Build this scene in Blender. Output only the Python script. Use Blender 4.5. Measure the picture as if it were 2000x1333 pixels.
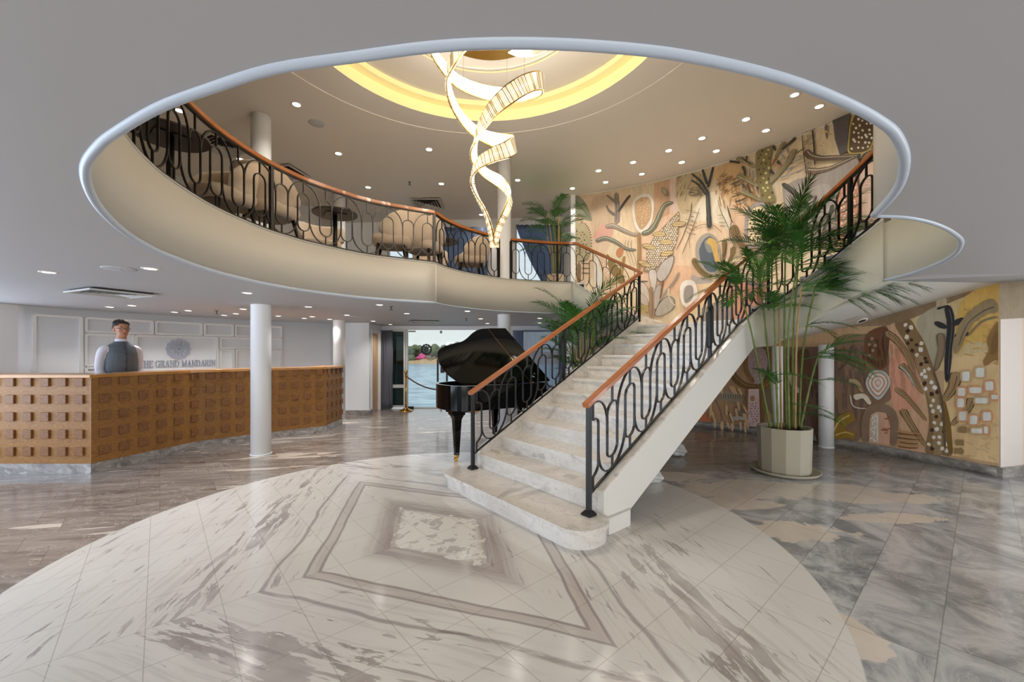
import bpy, bmesh, math, random
from mathutils import Vector, Matrix
from mathutils.geometry import tessellate_polygon
for _o in list(bpy.data.objects): bpy.data.objects.remove(_o)
SC = bpy.context.scene
COL = SC.collection
PI = math.pi
random.seed(7)
# ------------------------------------------------------------------ camera, world, exposure
FPX, HZ, CAMH = 795.0, 688.0, 1.45
cam = bpy.data.cameras.new('camera'); camo = bpy.data.objects.new('camera', cam); COL.objects.link(camo)
cam.sensor_width = 36; cam.lens = FPX/2000*36; cam.shift_y = (HZ-666.5)/2000
cam.clip_start = 0.02; cam.clip_end = 1500
camo.location = (0, 0, CAMH); camo.rotation_euler = (PI/2, 0, 0); SC.camera = camo
w = bpy.data.worlds.new('sky'); SC.world = w; w.use_nodes = True
wn = w.node_tree.nodes; wl = w.node_tree.links
bg = wn['Background']; bg.inputs['Strength'].default_value = 1.05
_tc = wn.new('ShaderNodeTexCoord'); _sx = wn.new('ShaderNodeSeparateXYZ'); _cr = wn.new('ShaderNodeValToRGB')
wl.new(_tc.outputs['Generated'], _sx.inputs[0]); wl.new(_sx.outputs['Z'], _cr.inputs[0]); wl.new(_cr.outputs[0], bg.inputs['Color'])
_cr.color_ramp.elements[0].position = 0.0; _cr.color_ramp.elements[0].color = (0.80, 0.86, 0.84, 1)
_cr.color_ramp.elements[1].position = 0.5; _cr.color_ramp.elements[1].color = (0.62, 0.74, 0.93, 1)
SC.view_settings.view_transform = 'Standard'; SC.view_settings.look = 'None'
SC.view_settings.gamma = 1; SC.view_settings.exposure = 0.0; SC.view_settings.use_curve_mapping = False
SC.cycles.max_bounces = 8; SC.cycles.diffuse_bounces = 4; SC.cycles.glossy_bounces = 4
SC.cycles.transmission_bounces = 6; SC.cycles.transparent_max_bounces = 12
SC.cycles.caustics_reflective = False; SC.cycles.caustics_refractive = False
SC.cycles.sample_clamp_indirect = 4; SC.cycles.use_denoising = True
sun = bpy.data.lights.new('sun', 'SUN'); sun.energy = 1.6; sun.angle = 0.02; sun.color = (1, .95, .86)
suno = bpy.data.objects.new('sun', sun); COL.objects.link(suno); suno.rotation_euler = (math.radians(38), math.radians(-10), math.radians(-20))
# unseen fill lights, added for daylight assumed behind the camera and on its left
def area(name, loc, rot, sx, sy, power, color):
    l = bpy.data.lights.new(name, 'AREA'); l.shape = 'RECTANGLE'; l.size = sx; l.size_y = sy; l.energy = power; l.color = color
    o = bpy.data.objects.new(name, l); COL.objects.link(o); o.location = loc; o.rotation_euler = rot
    return o
area('rear_fill_light', (0.5, -3.8, 1.1), (PI/2, 0, 0), 9, 1.9, 190, (1.0, .97, .93))  # unseen fill lamp added behind the camera; no entrance windows are built
area('left_fill_light', (-7.3, 1.5, 1.2), (PI/2, 0, -PI/2), 7.4, 1.8, 260, (.66, .80, 1.0))  # unseen bluish fill lamp for assumed daylight; no window is built here
area('right_fill_light', (7.2, 1.0, 1.15), (PI/2, 0, PI/2), 5.0, 1.7, 120, (.92, .96, 1.0))  # unseen fill lamp added before the closed wall to brighten the right half
P_UP, P_LOW, P_CH, P_COVE = 38.0, 40.0, 5.6, 1.0
CEIL, UPF = 2.12, 2.66
CX, CY = 0.0, 3.4                       # centre of the round void
RW = 5.8                                # radius of the mural wall
def zc(X): return 4.9 + 0.028*X         # upper ceiling
def at(x, y, z):                        # floor-plan point of a spot seen at (x, y) that lies at height z
    Y = FPX*(CAMH-z)/(y-HZ); return ((x-1000)*Y/FPX, Y)
def atc(x, y, dz=0.0):
    X = 0
    for _ in range(8):
        Y = FPX*(zc(X)+dz-CAMH)/(HZ-y); X = (x-1000)*Y/FPX
    return (X, Y, zc(X)+dz)
# ------------------------------------------------------------------ helpers
def lin(c):
    return tuple(((v/255)/12.92 if v/255 <= .04045 else ((v/255+.055)/1.055)**2.4) for v in c[:3]) + (1,)
def newmat(name):
    m = bpy.data.materials.new(name); m.use_nodes = True
    return m, m.node_tree.nodes, m.node_tree.links, m.node_tree.nodes['Principled BSDF']
def mat(name, c, rough=.5, metal=0, var=.06, scale=6, bump=0, emit=None, es=0, coat=0, stretch=None, trans=0, ior=1.45, alpha=1, spec=.5, sheen=0):
    m, n, l, b = newmat(name)
    c = lin(c)
    b.inputs['Roughness'].default_value = rough; b.inputs['Metallic'].default_value = metal
    b.inputs['Coat Weight'].default_value = coat; b.inputs['Transmission Weight'].default_value = trans
    b.inputs['IOR'].default_value = ior; b.inputs['Alpha'].default_value = alpha
    b.inputs['Specular IOR Level'].default_value = spec; b.inputs['Sheen Weight'].default_value = sheen
    tc = n.new('ShaderNodeTexCoord'); mp = n.new('ShaderNodeMapping'); no = n.new('ShaderNodeTexNoise')
    l.new(tc.outputs['Object'], mp.inputs[0]); l.new(mp.outputs[0], no.inputs['Vector'])
    if stretch: mp.inputs['Scale'].default_value = stretch
    no.inputs['Scale'].default_value = scale; no.inputs['Detail'].default_value = 5
    mx = n.new('ShaderNodeMix'); mx.data_type = 'RGBA'
    mx.inputs['A'].default_value = tuple(v*(1-var) for v in c[:3])+(1,); mx.inputs['B'].default_value = tuple(min(1, v*(1+var)) for v in c[:3])+(1,)
    l.new(no.outputs['Fac'], mx.inputs['Factor']); l.new(mx.outputs['Result'], b.inputs['Base Color'])
    if bump:
        bp = n.new('ShaderNodeBump'); bp.inputs['Strength'].default_value = bump; bp.inputs['Distance'].default_value = .01
        l.new(no.outputs['Fac'], bp.inputs['Height']); l.new(bp.outputs[0], b.inputs['Normal'])
    if emit:
        b.inputs['Emission Color'].default_value = lin(emit); b.inputs['Emission Strength'].default_value = es
    return m
class NT:                                # tiny node writer for the bigger materials
    def __init__(s, m): s.n = m.node_tree.nodes; s.l = m.node_tree.links
    def _in(s, sock, v):
        if hasattr(v, 'is_output'): s.l.new(v, sock)
        elif v is not None: sock.default_value = v
    def m(s, op, a, b=None, c=None, clamp=False):
        q = s.n.new('ShaderNodeMath'); q.operation = op; q.use_clamp = clamp
        s._in(q.inputs[0], a)
        if b is not None: s._in(q.inputs[1], b)
        if c is not None: s._in(q.inputs[2], c)
        return q.outputs[0]
    def xyz(s, x, y, z=0.0):
        q = s.n.new('ShaderNodeCombineXYZ'); s._in(q.inputs[0], x); s._in(q.inputs[1], y); s._in(q.inputs[2], z); return q.outputs[0]
    def noise(s, v, scale, detail=4, rough=.5, dist=0.0):
        q = s.n.new('ShaderNodeTexNoise'); s._in(q.inputs['Vector'], v); q.inputs['Scale'].default_value = scale
        q.inputs['Detail'].default_value = detail; q.inputs['Roughness'].default_value = rough; q.inputs['Distortion'].default_value = dist
        return q.outputs['Fac']
    def white(s, v):
        q = s.n.new('ShaderNodeTexWhiteNoise'); s._in(q.inputs['Vector'], v); return q.outputs['Value']
    def ss(s, v, a, b):                  # smooth step
        q = s.n.new('ShaderNodeMapRange'); q.interpolation_type = 'SMOOTHSTEP'; s._in(q.inputs[0], v)
        s._in(q.inputs[1], a); s._in(q.inputs[2], b); return q.outputs[0]
    def mr(s, v, a, b, c, d):
        q = s.n.new('ShaderNodeMapRange'); s._in(q.inputs[0], v)
        for i, k in enumerate((a, b, c, d)): s._in(q.inputs[i+1], k)
        return q.outputs[0]
    def mix(s, f, a, b):
        q = s.n.new('ShaderNodeMix'); q.data_type = 'RGBA'; s._in(q.inputs['Factor'], f)
        s._in(q.inputs['A'], a); s._in(q.inputs['B'], b); return q.outputs['Result']
    def band(s, v, a, b, soft):          # 1 inside a..b
        return s.m('MULTIPLY', s.ss(v, a-soft, a), s.m('SUBTRACT', 1.0, s.ss(v, b, b+soft)))
def obj(name, bm, m, parent=None, smooth=False, kind=None):
    me = bpy.data.meshes.new(name)
    if isinstance(bm, tuple): me.from_pydata(bm[0], [], bm[1])
    else:
        bm.normal_update(); bm.to_mesh(me); bm.free()
    o = bpy.data.objects.new(name, me); COL.objects.link(o)
    for k in (m if isinstance(m, (list, tuple)) else [m]): me.materials.append(k)
    if smooth:
        for p in me.polygons: p.use_smooth = True
    if parent: o.parent = parent
    if kind: o['kind'] = kind
    return o
def tag(o, label, cat, group=None):
    o['label'] = label; o['category'] = cat
    if group: o['group'] = group
    return o
def thing(name, label, cat, loc=(0, 0, 0), rz=0, group=None):
    o = bpy.data.objects.new(name, None); COL.objects.link(o); o.location = loc; o.rotation_euler = (0, 0, rz)
    o.empty_display_size = .1
    return tag(o, label, cat, group)
def dup(root, loc, rz=None, label=None):
    r = root.copy(); COL.objects.link(r); r.location = loc
    if rz is not None: r.rotation_euler = (0, 0, rz)
    if label: r['label'] = label
    for ch in list(root.children):
        c = ch.copy(); COL.objects.link(c); c.parent = r
        if c.type == 'LIGHT': pass
        for g in list(ch.children):
            d = g.copy(); COL.objects.link(d); d.parent = c
    return r
def B(): return bmesh.new()
def box(bm, x0, x1, y0, y1, z0, z1, mtx=None, mi=0):
    vs = [bm.verts.new(v) for v in ((x0,y0,z0),(x1,y0,z0),(x1,y1,z0),(x0,y1,z0),(x0,y0,z1),(x1,y0,z1),(x1,y1,z1),(x0,y1,z1))]
    if mtx is not None:
        for v in vs: v.co = mtx @ v.co
    for f in ((3,2,1,0),(4,5,6,7),(0,1,5,4),(1,2,6,5),(2,3,7,6),(3,0,4,7)):
        q = bm.faces.new([vs[i] for i in f]); q.material_index = mi
    return vs
def bevel(bm, w, seg=2):
    bmesh.ops.bevel(bm, geom=bm.edges[:]+bm.verts[:], offset=w, segments=seg, affect='EDGES', profile=.6)
def cyl(bm, x, y, z0, z1, r0, r1=None, n=24, cap=True):
    r1 = r0 if r1 is None else r1
    a = [bm.verts.new((x+r0*math.cos(2*PI*i/n), y+r0*math.sin(2*PI*i/n), z0)) for i in range(n)]
    b = [bm.verts.new((x+r1*math.cos(2*PI*i/n), y+r1*math.sin(2*PI*i/n), z1)) for i in range(n)]
    for i in range(n): bm.faces.new((a[i], a[(i+1) % n], b[(i+1) % n], b[i])).smooth = True
    if cap: bm.faces.new(a[::-1]); bm.faces.new(b)
def lathe(bm, prof, x=0, y=0, n=32, smooth=True, cap=True):
    rings = [[bm.verts.new((x+r*math.cos(2*PI*i/n), y+r*math.sin(2*PI*i/n), z)) for i in range(n)] for r, z in prof]
    for a, b in zip(rings, rings[1:]):
        for i in range(n): bm.faces.new((a[i], a[(i+1) % n], b[(i+1) % n], b[i])).smooth = smooth
    if cap: bm.faces.new(rings[0][::-1]); bm.faces.new(rings[-1])
def sweep(bm, pts, w, h, nrm=None, closed=False, up=Vector((0, 0, 1))):
    """rectangular bar w (along nrm) by h (across) along pts"""
    pts = [Vector(p) for p in pts]; n = len(pts); rings = []
    for i, p in enumerate(pts):
        a = pts[i-1] if (i > 0 or closed) else p; b = pts[(i+1) % n] if (i < n-1 or closed) else p
        t = (b-a).normalized()
        nn = (nrm[i] if isinstance(nrm, list) else nrm) if nrm is not None else t.cross(up)
        nn = Vector(nn); nn = (nn-t*nn.dot(t)).normalized(); bb = t.cross(nn)
        rings.append([bm.verts.new(p+nn*sx*w/2+bb*sy*h/2) for sx, sy in ((-1,-1),(1,-1),(1,1),(-1,1))])
    m = n if closed else n-1
    for i in range(m):
        a, b = rings[i], rings[(i+1) % n]
        for k in range(4): bm.faces.new((a[k], a[(k+1) % 4], b[(k+1) % 4], b[k]))
    if not closed: bm.faces.new(rings[0][::-1]); bm.faces.new(rings[-1])
def tube(bm, pts, rad, n=8, closed=False, flat=None):
    pts = [Vector(p) for p in pts]; N = len(pts); rings = []; prev = None
    for i, p in enumerate(pts):
        a = pts[i-1] if (i > 0 or closed) else p; b = pts[(i+1) % N] if (i < N-1 or closed) else p
        t = (b-a).normalized()
        if prev is None:
            prev = t.cross(Vector((0, 0, 1)))
            if prev.length < .05: prev = t.cross(Vector((1, 0, 0)))
        nn = (prev-t*prev.dot(t)).normalized(); prev = nn; bb = t.cross(nn)
        r = rad[i] if isinstance(rad, (list, tuple)) else rad
        rings.append([bm.verts.new(p+(nn*math.cos(2*PI*k/n)+bb*math.sin(2*PI*k/n))*r) for k in range(n)])
    for i in range(N if closed else N-1):
        a, b = rings[i], rings[(i+1) % N]
        for k in range(n): bm.faces.new((a[k], a[(k+1) % n], b[(k+1) % n], b[k])).smooth = True
    if not closed: bm.faces.new(rings[0][::-1]); bm.faces.new(rings[-1])
def ellipsoid(bm, c, r, seg=16, rings=10, mtx=None):
    m = Matrix.Translation(c) @ (mtx or Matrix()) @ Matrix.Diagonal((r[0], r[1], r[2], 1))
    q = bmesh.ops.create_uvsphere(bm, u_segments=seg, v_segments=rings, radius=1, matrix=m)
    for v in q['verts']:
        for f in v.link_faces: f.smooth = True
def spline(pts, k=6, closed=False):      # Catmull-Rom
    P = [Vector(p) for p in pts]; n = len(P); out = []
    for i in range(n if closed else n-1):
        p0 = P[i-1] if (i > 0 or closed) else P[0]; p1 = P[i]; p2 = P[(i+1) % n]
        p3 = P[(i+2) % n] if (i+2 < n or closed) else P[-1]
        for j in range(k):
            t = j/k
            out.append(.5*((2*p1)+(p2-p0)*t+(2*p0-5*p1+4*p2-p3)*t*t+(3*p1-p0-3*p2+p3)*t**3))
    if not closed: out.append(P[-1].copy())
    return out
def prism(bm, poly, z0, z1, holes=(), mtx=None, mi=0):
    """vertical prism over a plan polygon (with holes)"""
    loops = [list(poly)]+[list(h) for h in holes]
    flat = [p for lp in loops for p in lp]
    tris = tessellate_polygon([[Vector((p[0], p[1], 0)) for p in lp] for lp in loops])
    T = (lambda v: mtx @ v) if mtx is not None else (lambda v: v)
    lo = [bm.verts.new(T(Vector((p[0], p[1], z0)))) for p in flat]; hi = [bm.verts.new(T(Vector((p[0], p[1], z1)))) for p in flat]
    for t in tris:
        a, b, c = [flat[i] for i in t]
        ccw = (b[0]-a[0])*(c[1]-a[1])-(b[1]-a[1])*(c[0]-a[0]) > 0
        t = t if ccw else t[::-1]
        for vs in ([hi[i] for i in t], [lo[i] for i in t[::-1]]):
            try: bm.faces.new(vs).material_index = mi
            except ValueError: pass
    k = 0
    for lp in loops:
        n = len(lp)
        for i in range(n):
            a, b = k+i, k+(i+1) % n
            try: bm.faces.new((lo[a], lo[b], hi[b], hi[a])).material_index = mi
            except ValueError: pass
        k += n
    bmesh.ops.recalc_face_normals(bm, faces=bm.faces[:])
def arcpts(R, a0, a1, n, cx=CX, cy=CY):
    return [(cx+R*math.cos(a0+(a1-a0)*i/n), cy+R*math.sin(a0+(a1-a0)*i/n)) for i in range(n+1)]
def wallarc(bm, R, a0, a1, z0, z1, n=60, th=.1, zf=None, mi=0):
    """curved wall; inside face at radius R, thickness outwards"""
    A = arcpts(R, a0, a1, n); Bq = arcpts(R+th, a0, a1, n)
    f = zf or (lambda x, y: z1)
    r = [[bm.verts.new((p[0], p[1], z0)) for p in A], [bm.verts.new((p[0], p[1], f(*p))) for p in A],
         [bm.verts.new((q[0], q[1], f(*q))) for q in Bq], [bm.verts.new((q[0], q[1], z0)) for q in Bq]]
    for i in range(n):
        for k in range(4):
            q = bm.faces.new((r[k][i], r[k][i+1], r[(k+1) % 4][i+1], r[(k+1) % 4][i])); q.material_index = mi; q.smooth = k in (0, 2)
    bm.faces.new([r[k][0] for k in range(4)]); bm.faces.new([r[k][n] for k in range(4)][::-1])
    bmesh.ops.recalc_face_normals(bm, faces=bm.faces[:])
def frame_mtx(origin, ex, ez=(0, 0, 1)):  # local x -> ex, local z -> ez
    ex = Vector(ex).normalized(); ez = Vector(ez).normalized(); ey = ez.cross(ex).normalized()
    return Matrix(((ex.x, ey.x, ez.x, origin[0]), (ex.y, ey.y, ez.y, origin[1]), (ex.z, ey.z, ez.z, origin[2]), (0, 0, 0, 1)))
# ------------------------------------------------------------------ materials
M = {}
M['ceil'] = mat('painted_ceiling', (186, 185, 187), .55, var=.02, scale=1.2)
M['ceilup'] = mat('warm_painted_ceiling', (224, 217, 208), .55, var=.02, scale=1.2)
M['wall'] = mat('white_wall_paint', (240, 241, 243), .5, var=.015, scale=1.5)
M['cream'] = mat('cream_paint', (190, 184, 172), .5, var=.03, scale=1.3)
M['stair_white'] = mat('stair_white_paint', (222, 219, 212), .45, var=.015, scale=2)
M['trimw'] = mat('trim_paint', (184, 194, 208), .35, var=.02, scale=4, bump=.05)
M['black'] = mat('black_iron', (22, 21, 21), .38, metal=.0, var=.2, scale=30)
M['bronze'] = mat('dark_bronze_iron', (34, 30, 26), .4, var=.2, scale=30)
M['rail'] = mat('varnished_rail_wood', (176, 104, 58), .22, var=.18, scale=4, stretch=(3, 3, 14), coat=.5)
M['railup'] = mat('varnished_upper_rail_wood', (164, 98, 50), .25, var=.15, scale=6, coat=.4)
M['piano'] = mat('piano_lacquer', (4, 4, 5), .08, var=.1, spec=.28, scale=3)
M['pianoin'] = mat('piano_inner_wood', (110, 62, 36), .3, var=.2, scale=8, coat=.4)
M['brass'] = mat('brass', (214, 164, 74), .22, metal=1, var=.05)
M['gold'] = mat('gold_metal', (226, 186, 104), .25, metal=1, var=.08, scale=60)
M['steel'] = mat('brushed_steel', (120, 114, 106), .35, metal=1)
M['beige'] = mat('beige_velvet', (204, 184, 160), .85, var=.10, scale=14, bump=.15, sheen=.5)
M['under'] = mat('chair_underside', (134, 124, 114), .9, var=.05)
M['tabletop'] = mat('dark_table', (62, 54, 52), .45, var=.12, scale=5)
M['curtain'] = mat('grey_curtain', (96, 98, 106), .85, var=.12, scale=5, stretch=(6, 6, .3), sheen=.3)
M['frame'] = mat('window_frame_paint', (214, 214, 210), .4, var=.02)
M['oakdoor'] = mat('pale_oak_door', (202, 168, 132), .45, var=.12, scale=5, stretch=(7, 7, .5))
M['pot'] = mat('stone_grey_pot', (172, 166, 148), .7, var=.05, scale=12, bump=.08)
M['pot2'] = mat('beige_pot', (196, 178, 152), .7, var=.05, scale=12, bump=.08)
M['soil'] = mat('potting_soil', (96, 56, 40), .95, var=.4, scale=50, bump=.8)
M['skin'] = mat('skin', (172, 122, 94), .5, var=.05, scale=20)
M['hair'] = mat('dark_hair', (40, 27, 22), .7, var=.35, scale=60, bump=.8)
M['shirt'] = mat('white_shirt', (206, 204, 214), .75, var=.04, scale=12, bump=.1)
M['vest'] = mat('grey_waistcoat', (84, 92, 100), .55, var=.1, scale=5)
M['trousers'] = mat('dark_trousers', (44, 46, 52), .8)
M['glassbk'] = mat('spectacle_frame', (30, 20, 18), .35)
M['logo'] = mat('brushed_logo_metal', (178, 184, 200), .5, var=.1, scale=20)
M['vent'] = mat('vent_grille', (190, 188, 184), .5)
M['ventdark'] = mat('vent_slot', (52, 46, 44), .8)
M['disc'] = mat('speaker_cover', (186, 188, 192), .55)
M['lampring'] = mat('lamp_ring', (222, 220, 214), .4)
M['lamp'] = mat('lamp_lens', (255, 250, 240), .4, emit=(255, 244, 226), es=9)
M['crystal'] = mat('lit_crystal', (255, 244, 224), .12, var=.04, emit=(255, 234, 198), es=.62, spec=.8); M['crystal2'] = mat('dim_crystal', (236, 224, 200), .08, var=.1, emit=(255, 222, 170), es=.12, spec=1.0)
M['led'] = mat('led_strip', (255, 240, 210), .4, emit=(255, 240, 214), es=2.6)
M['cove'] = mat('cove_light_yellow', (240, 226, 170), .5, emit=(255, 230, 150), es=.30)
M['bag'] = mat('clear_plastic_wrap', (225, 226, 224), .25, var=.05, scale=18, bump=.8, alpha=.75, spec=.8)
M['rope'] = mat('brown_rope', (84, 54, 34), .6, bump=.4, scale=80)
M['sign'] = mat('door_emblem', (22, 18, 18), .5)
M['pinkwall'] = mat('pink_panel', (222, 196, 176), .5, var=.03)
def glass_mat(name, tint, alpha=.12, rough=.02):
    m, n, l, b = newmat(name); n.remove(b); out = n['Material Output']
    t = n.new('ShaderNodeBsdfTransparent'); g = n.new('ShaderNodeBsdfGlossy'); mx = n.new('ShaderNodeMixShader'); fr = n.new('ShaderNodeFresnel')
    t.inputs[0].default_value = tint; g.inputs['Roughness'].default_value = rough; g.inputs[0].default_value = (.9, .95, 1, 1)
    fr.inputs[0].default_value = 1.45
    l.new(fr.outputs[0], mx.inputs[0]); l.new(t.outputs[0], mx.inputs[1]); l.new(g.outputs[0], mx.inputs[2]); l.new(mx.outputs[0], out.inputs[0])
    return m
M['glass'] = glass_mat('clear_glass', (.97, .985, .98, 1))
M['darkglass'] = glass_mat('tinted_glass', (.10, .13, .12, 1))
def sheer_mat(tr_=.42, nm_='sheer_curtain'):
    m, n, l, b = newmat(nm_); t = NT(m)
    b.inputs['Base Color'].default_value = lin((128, 138, 158)); b.inputs['Roughness'].default_value = .8
    tr = n.new('ShaderNodeBsdfTransparent'); tl = n.new('ShaderNodeBsdfTranslucent'); tl.inputs[0].default_value = lin((150, 172, 205))
    m1 = n.new('ShaderNodeMixShader'); m2 = n.new('ShaderNodeMixShader'); m1.inputs[0].default_value = .6; m2.inputs[0].default_value = tr_
    l.new(b.outputs[0], m1.inputs[1]); l.new(tl.outputs[0], m1.inputs[2]); l.new(m1.outputs[0], m2.inputs[1]); l.new(tr.outputs[0], m2.inputs[2])
    l.new(m2.outputs[0], n['Material Output'].inputs[0]); return m
M['sheer'] = sheer_mat(); M['drape'] = sheer_mat(.12, 'blue_grey_drape')
def wood_mat(name, dark, light, rough=.5):
    m, n, l, b = newmat(name); t = NT(m)
    g = n.new('ShaderNodeTexCoord').outputs['Generated']
    o = n.new('ShaderNodeTexCoord').outputs['Object']
    sx = n.new('ShaderNodeSeparateXYZ'); l.new(o, sx.inputs[0])
    wv = t.noise(t.xyz(t.m('MULTIPLY', sx.outputs[0], 1.3), t.m('MULTIPLY', sx.outputs[1], 1.3), t.m('MULTIPLY', sx.outputs[2], 5)), 2.2, 2, .4, .3)
    rings = t.m('FRACT', t.m('MULTIPLY', wv, 14))
    fine = t.noise(t.xyz(t.m('MULTIPLY', sx.outputs[0], 4), t.m('MULTIPLY', sx.outputs[1], 4), t.m('MULTIPLY', sx.outputs[2], 60)), 3, 3)
    f = t.m('ADD', t.m('MULTIPLY', rings, .55), t.m('MULTIPLY', fine, .45))
    l.new(t.mix(f, lin(dark), lin(light)), b.inputs['Base Color']); b.inputs['Roughness'].default_value = rough
    b.inputs['Specular IOR Level'].default_value = .3
    return m
M['oak'] = wood_mat('oak_veneer', (124, 82, 42), (166, 120, 66))
M['oakblock'] = wood_mat('oak_block', (104, 68, 42), (150, 104, 64))
M['counter'] = mat('counter_top_wood', (182, 126, 58), .3, var=.3, scale=7, stretch=(1, 1, 3), coat=.3)

# polished stone ------------------------------------------------------------
UX, UY = 0.655, -0.755                    # the paving axis (shared by staircase and tiles)
MC = (-0.59, 3.27)
def floor_mat():
    m, n, l, b = newmat('polished_marble_floor'); t = NT(m)
    ge = n.new('ShaderNodeNewGeometry'); sp = n.new('ShaderNodeSeparateXYZ'); l.new(ge.outputs['Position'], sp.inputs[0])
    x = t.m('SUBTRACT', sp.outputs[0], MC[0]); y = t.m('SUBTRACT', sp.outputs[1], MC[1])
    pu = t.m('ADD', t.m('MULTIPLY', x, UX), t.m('MULTIPLY', y, UY)); pv = t.m('ADD', t.m('MULTIPLY', x, -UY), t.m('MULTIPLY', y, UX))
    r = t.m('SQRT', t.m('ADD', t.m('MULTIPLY', x, x), t.m('MULTIPLY', y, y)))
    qx = t.m('ABSOLUTE', pu); qy = t.m('ABSOLUTE', pv)
    wob = t.noise(t.xyz(pu, pv), 1.1, 3); wob = t.m('MULTIPLY', t.m('SUBTRACT', wob, .5), .10)
    qt = t.m('SUBTRACT', t.m('MULTIPLY', qx, .863), t.m('MULTIPLY', qy, .505))
    qn0 = t.m('ADD', t.m('MULTIPLY', qx, .505), t.m('MULTIPLY', qy, .863)); qn = t.m('ADD', qn0, wob)
    rho = t.m('MULTIPLY', qn, 1.2386); rho0 = t.m('MULTIPLY', qn0, 1.2386)
    side = t.m('ADD', t.m('MULTIPLY', t.m('SIGN', pu), 3.1), t.m('MULTIPLY', t.m('SIGN', pv), 7.7))
    # streaks along the band direction
    v1 = t.xyz(t.m('MULTIPLY', qt, 2.6), t.m('MULTIPLY', qn, 15), side)
    s1 = t.noise(v1, 1.0, 6, .62, .35)
    v2 = t.xyz(t.m('MULTIPLY', qt, 1.5), t.m('MULTIPLY', qn, 30), side)
    s2 = t.noise(v2, 1.0, 4, .55, .2)
    v3 = t.xyz(t.m('MULTIPLY', qt, .9), t.m('MULTIPLY', qn, 9), side)
    s3 = t.noise(v3, 1.0, 5, .6, .5)
    # white base with faint warm clouds
    cl = t.noise(t.xyz(pu, pv), 1.3, 4)
    base = t.mix(cl, lin((208, 204, 198)), lin((226, 224, 220)))
    gy = lin((138, 126, 124)); gy2 = lin((156, 146, 144)); dk = lin((112, 98, 98))
    # heavy band 1.62..1.95
    hv = t.band(rho, 1.66, 1.86, .12)
    thr = t.mr(hv, 0, 1, .60, .505)
    reg = t.m('MULTIPLY', t.ss(rho, 1.02, 1.15), t.m('SUBTRACT', 1.0, t.m('MULTIPLY', t.ss(rho, 2.1, 2.9), t.ss(pu, -.4, .6))))
    thr = t.m('ADD', thr, t.m('MULTIPLY', t.m('SUBTRACT', 1.0, reg), .06))
    st = t.ss(s1, thr, t.m('ADD', thr, .03)); st = t.m('MULTIPLY', st, t.mr(t.noise(t.xyz(pu, pv), 2.5, 3), .35, .65, .35, 1.0))
    st2 = t.m('MULTIPLY', t.ss(s3, .60, .63), t.m('MULTIPLY', hv, .8))
    c = t.mix(t.m('MULTIPLY', st, .78), base, gy)
    c = t.mix(st2, c, gy2)
    # striped band 0.42..0.68 fading outwards and the ribbon at 0.97..1.07
    b1 = t.m('MULTIPLY', t.ss(rho0, .36, .42), t.m('SUBTRACT', 1.0, t.ss(rho0, .5, .72)))
    c = t.mix(t.m('MULTIPLY', b1, t.mr(s2, .3, .7, .45, .95)), c, gy2)
    b2 = t.band(rho, .955, 1.055, .012)
    c = t.mix(t.m('MULTIPLY', b2, t.mr(s2, .3, .7, .35, .8)), c, lin((178, 168, 163)))
    e1 = t.band(rho, .950, .962, .014); e2 = t.band(rho, 1.052, 1.062, .014)
    c = t.mix(t.m('MULTIPLY', t.m('ADD', e1, e2), .5), c, dk)
    e3 = t.m('MULTIPLY', t.band(t.m('ADD', rho, t.m('MULTIPLY', wob, 1.2)), 1.285, 1.30, .02), t.ss(s3, .42, .5))
    c = t.mix(t.m('MULTIPLY', e3, .55), c, dk); c = t.mix(t.m('MULTIPLY', t.m('MULTIPLY', t.ss(s2, .52, .62), reg), .18), c, gy2)
    # broken white heart
    h = t.m('SUBTRACT', 1.0, t.ss(rho0, .34, .40)); bl = t.noise(t.xyz(pu, pv), 9, 5, .6, .6)
    hc = t.mix(t.m('MULTIPLY', t.ss(bl, .54, .57), .55), lin((228, 226, 220)), gy2)
    jag = t.ss(t.m('ADD', rho0, t.m('MULTIPLY', t.m('SUBTRACT', t.noise(t.xyz(pu, pv), 8, 5, .6), .5), .55)), .36, .39)
    c = t.mix(t.m('SUBTRACT', 1.0, jag), c, hc)
    def joints(a, k, wd): 
        f = t.m('FRACT', t.m('DIVIDE', a, k)); d = t.m('MINIMUM', f, t.m('SUBTRACT', 1.0, f)); return t.m('SUBTRACT', 1.0, t.ss(d, wd, wd*2.2))
    jw = t.m('MAXIMUM', joints(pu, .34, .0045), joints(t.m('ADD', pv, .1), .33, .0045))
    c = t.mix(t.m('MULTIPLY', jw, .45), c, lin((140, 130, 120)))
    # grey surround -------------------------------------------------------
    row = t.m('FLOOR', t.m('DIVIDE', pu, .34)); off = t.m('MULTIPLY', t.m('MODULO', row, 2.0), .17)
    pv2 = t.m('ADD', pv, off); colm = t.m('FLOOR', t.m('DIVIDE', pv2, .62))
    idv = t.white(t.xyz(row, colm, 0.0)); id2 = t.m('MULTIPLY', idv, .55)
    sg = t.noise(t.xyz(t.m('MULTIPLY', t.m('ADD', x, t.m('MULTIPLY', y, .25)), 1.1), t.m('MULTIPLY', t.m('SUBTRACT', y, t.m('MULTIPLY', x, .15)), 7.5), id2), 1.2, 7, .62, .8)
    warm = t.mix(t.ss(sg, .24, .78), lin((96, 87, 82)), lin((162, 151, 141)))
    cg = t.noise(t.xyz(x, y, id2), 2.4, 8, .62, 1.1)
    cool = t.mix(t.ss(cg, .34, .66), lin((124, 126, 130)), lin((196, 196, 196)))
    zone = t.m('MULTIPLY', t.ss(x, 1.0, 2.2), t.m('SUBTRACT', 1.0, t.ss(y, 1.3, 2.3)))
    g = t.mix(zone, warm, cool)
    pt = t.noise(t.xyz(x, t.m('MULTIPLY', y, 1.35), t.m('MULTIPLY', id2, .10)), .95, 6, .55, .4)
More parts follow.
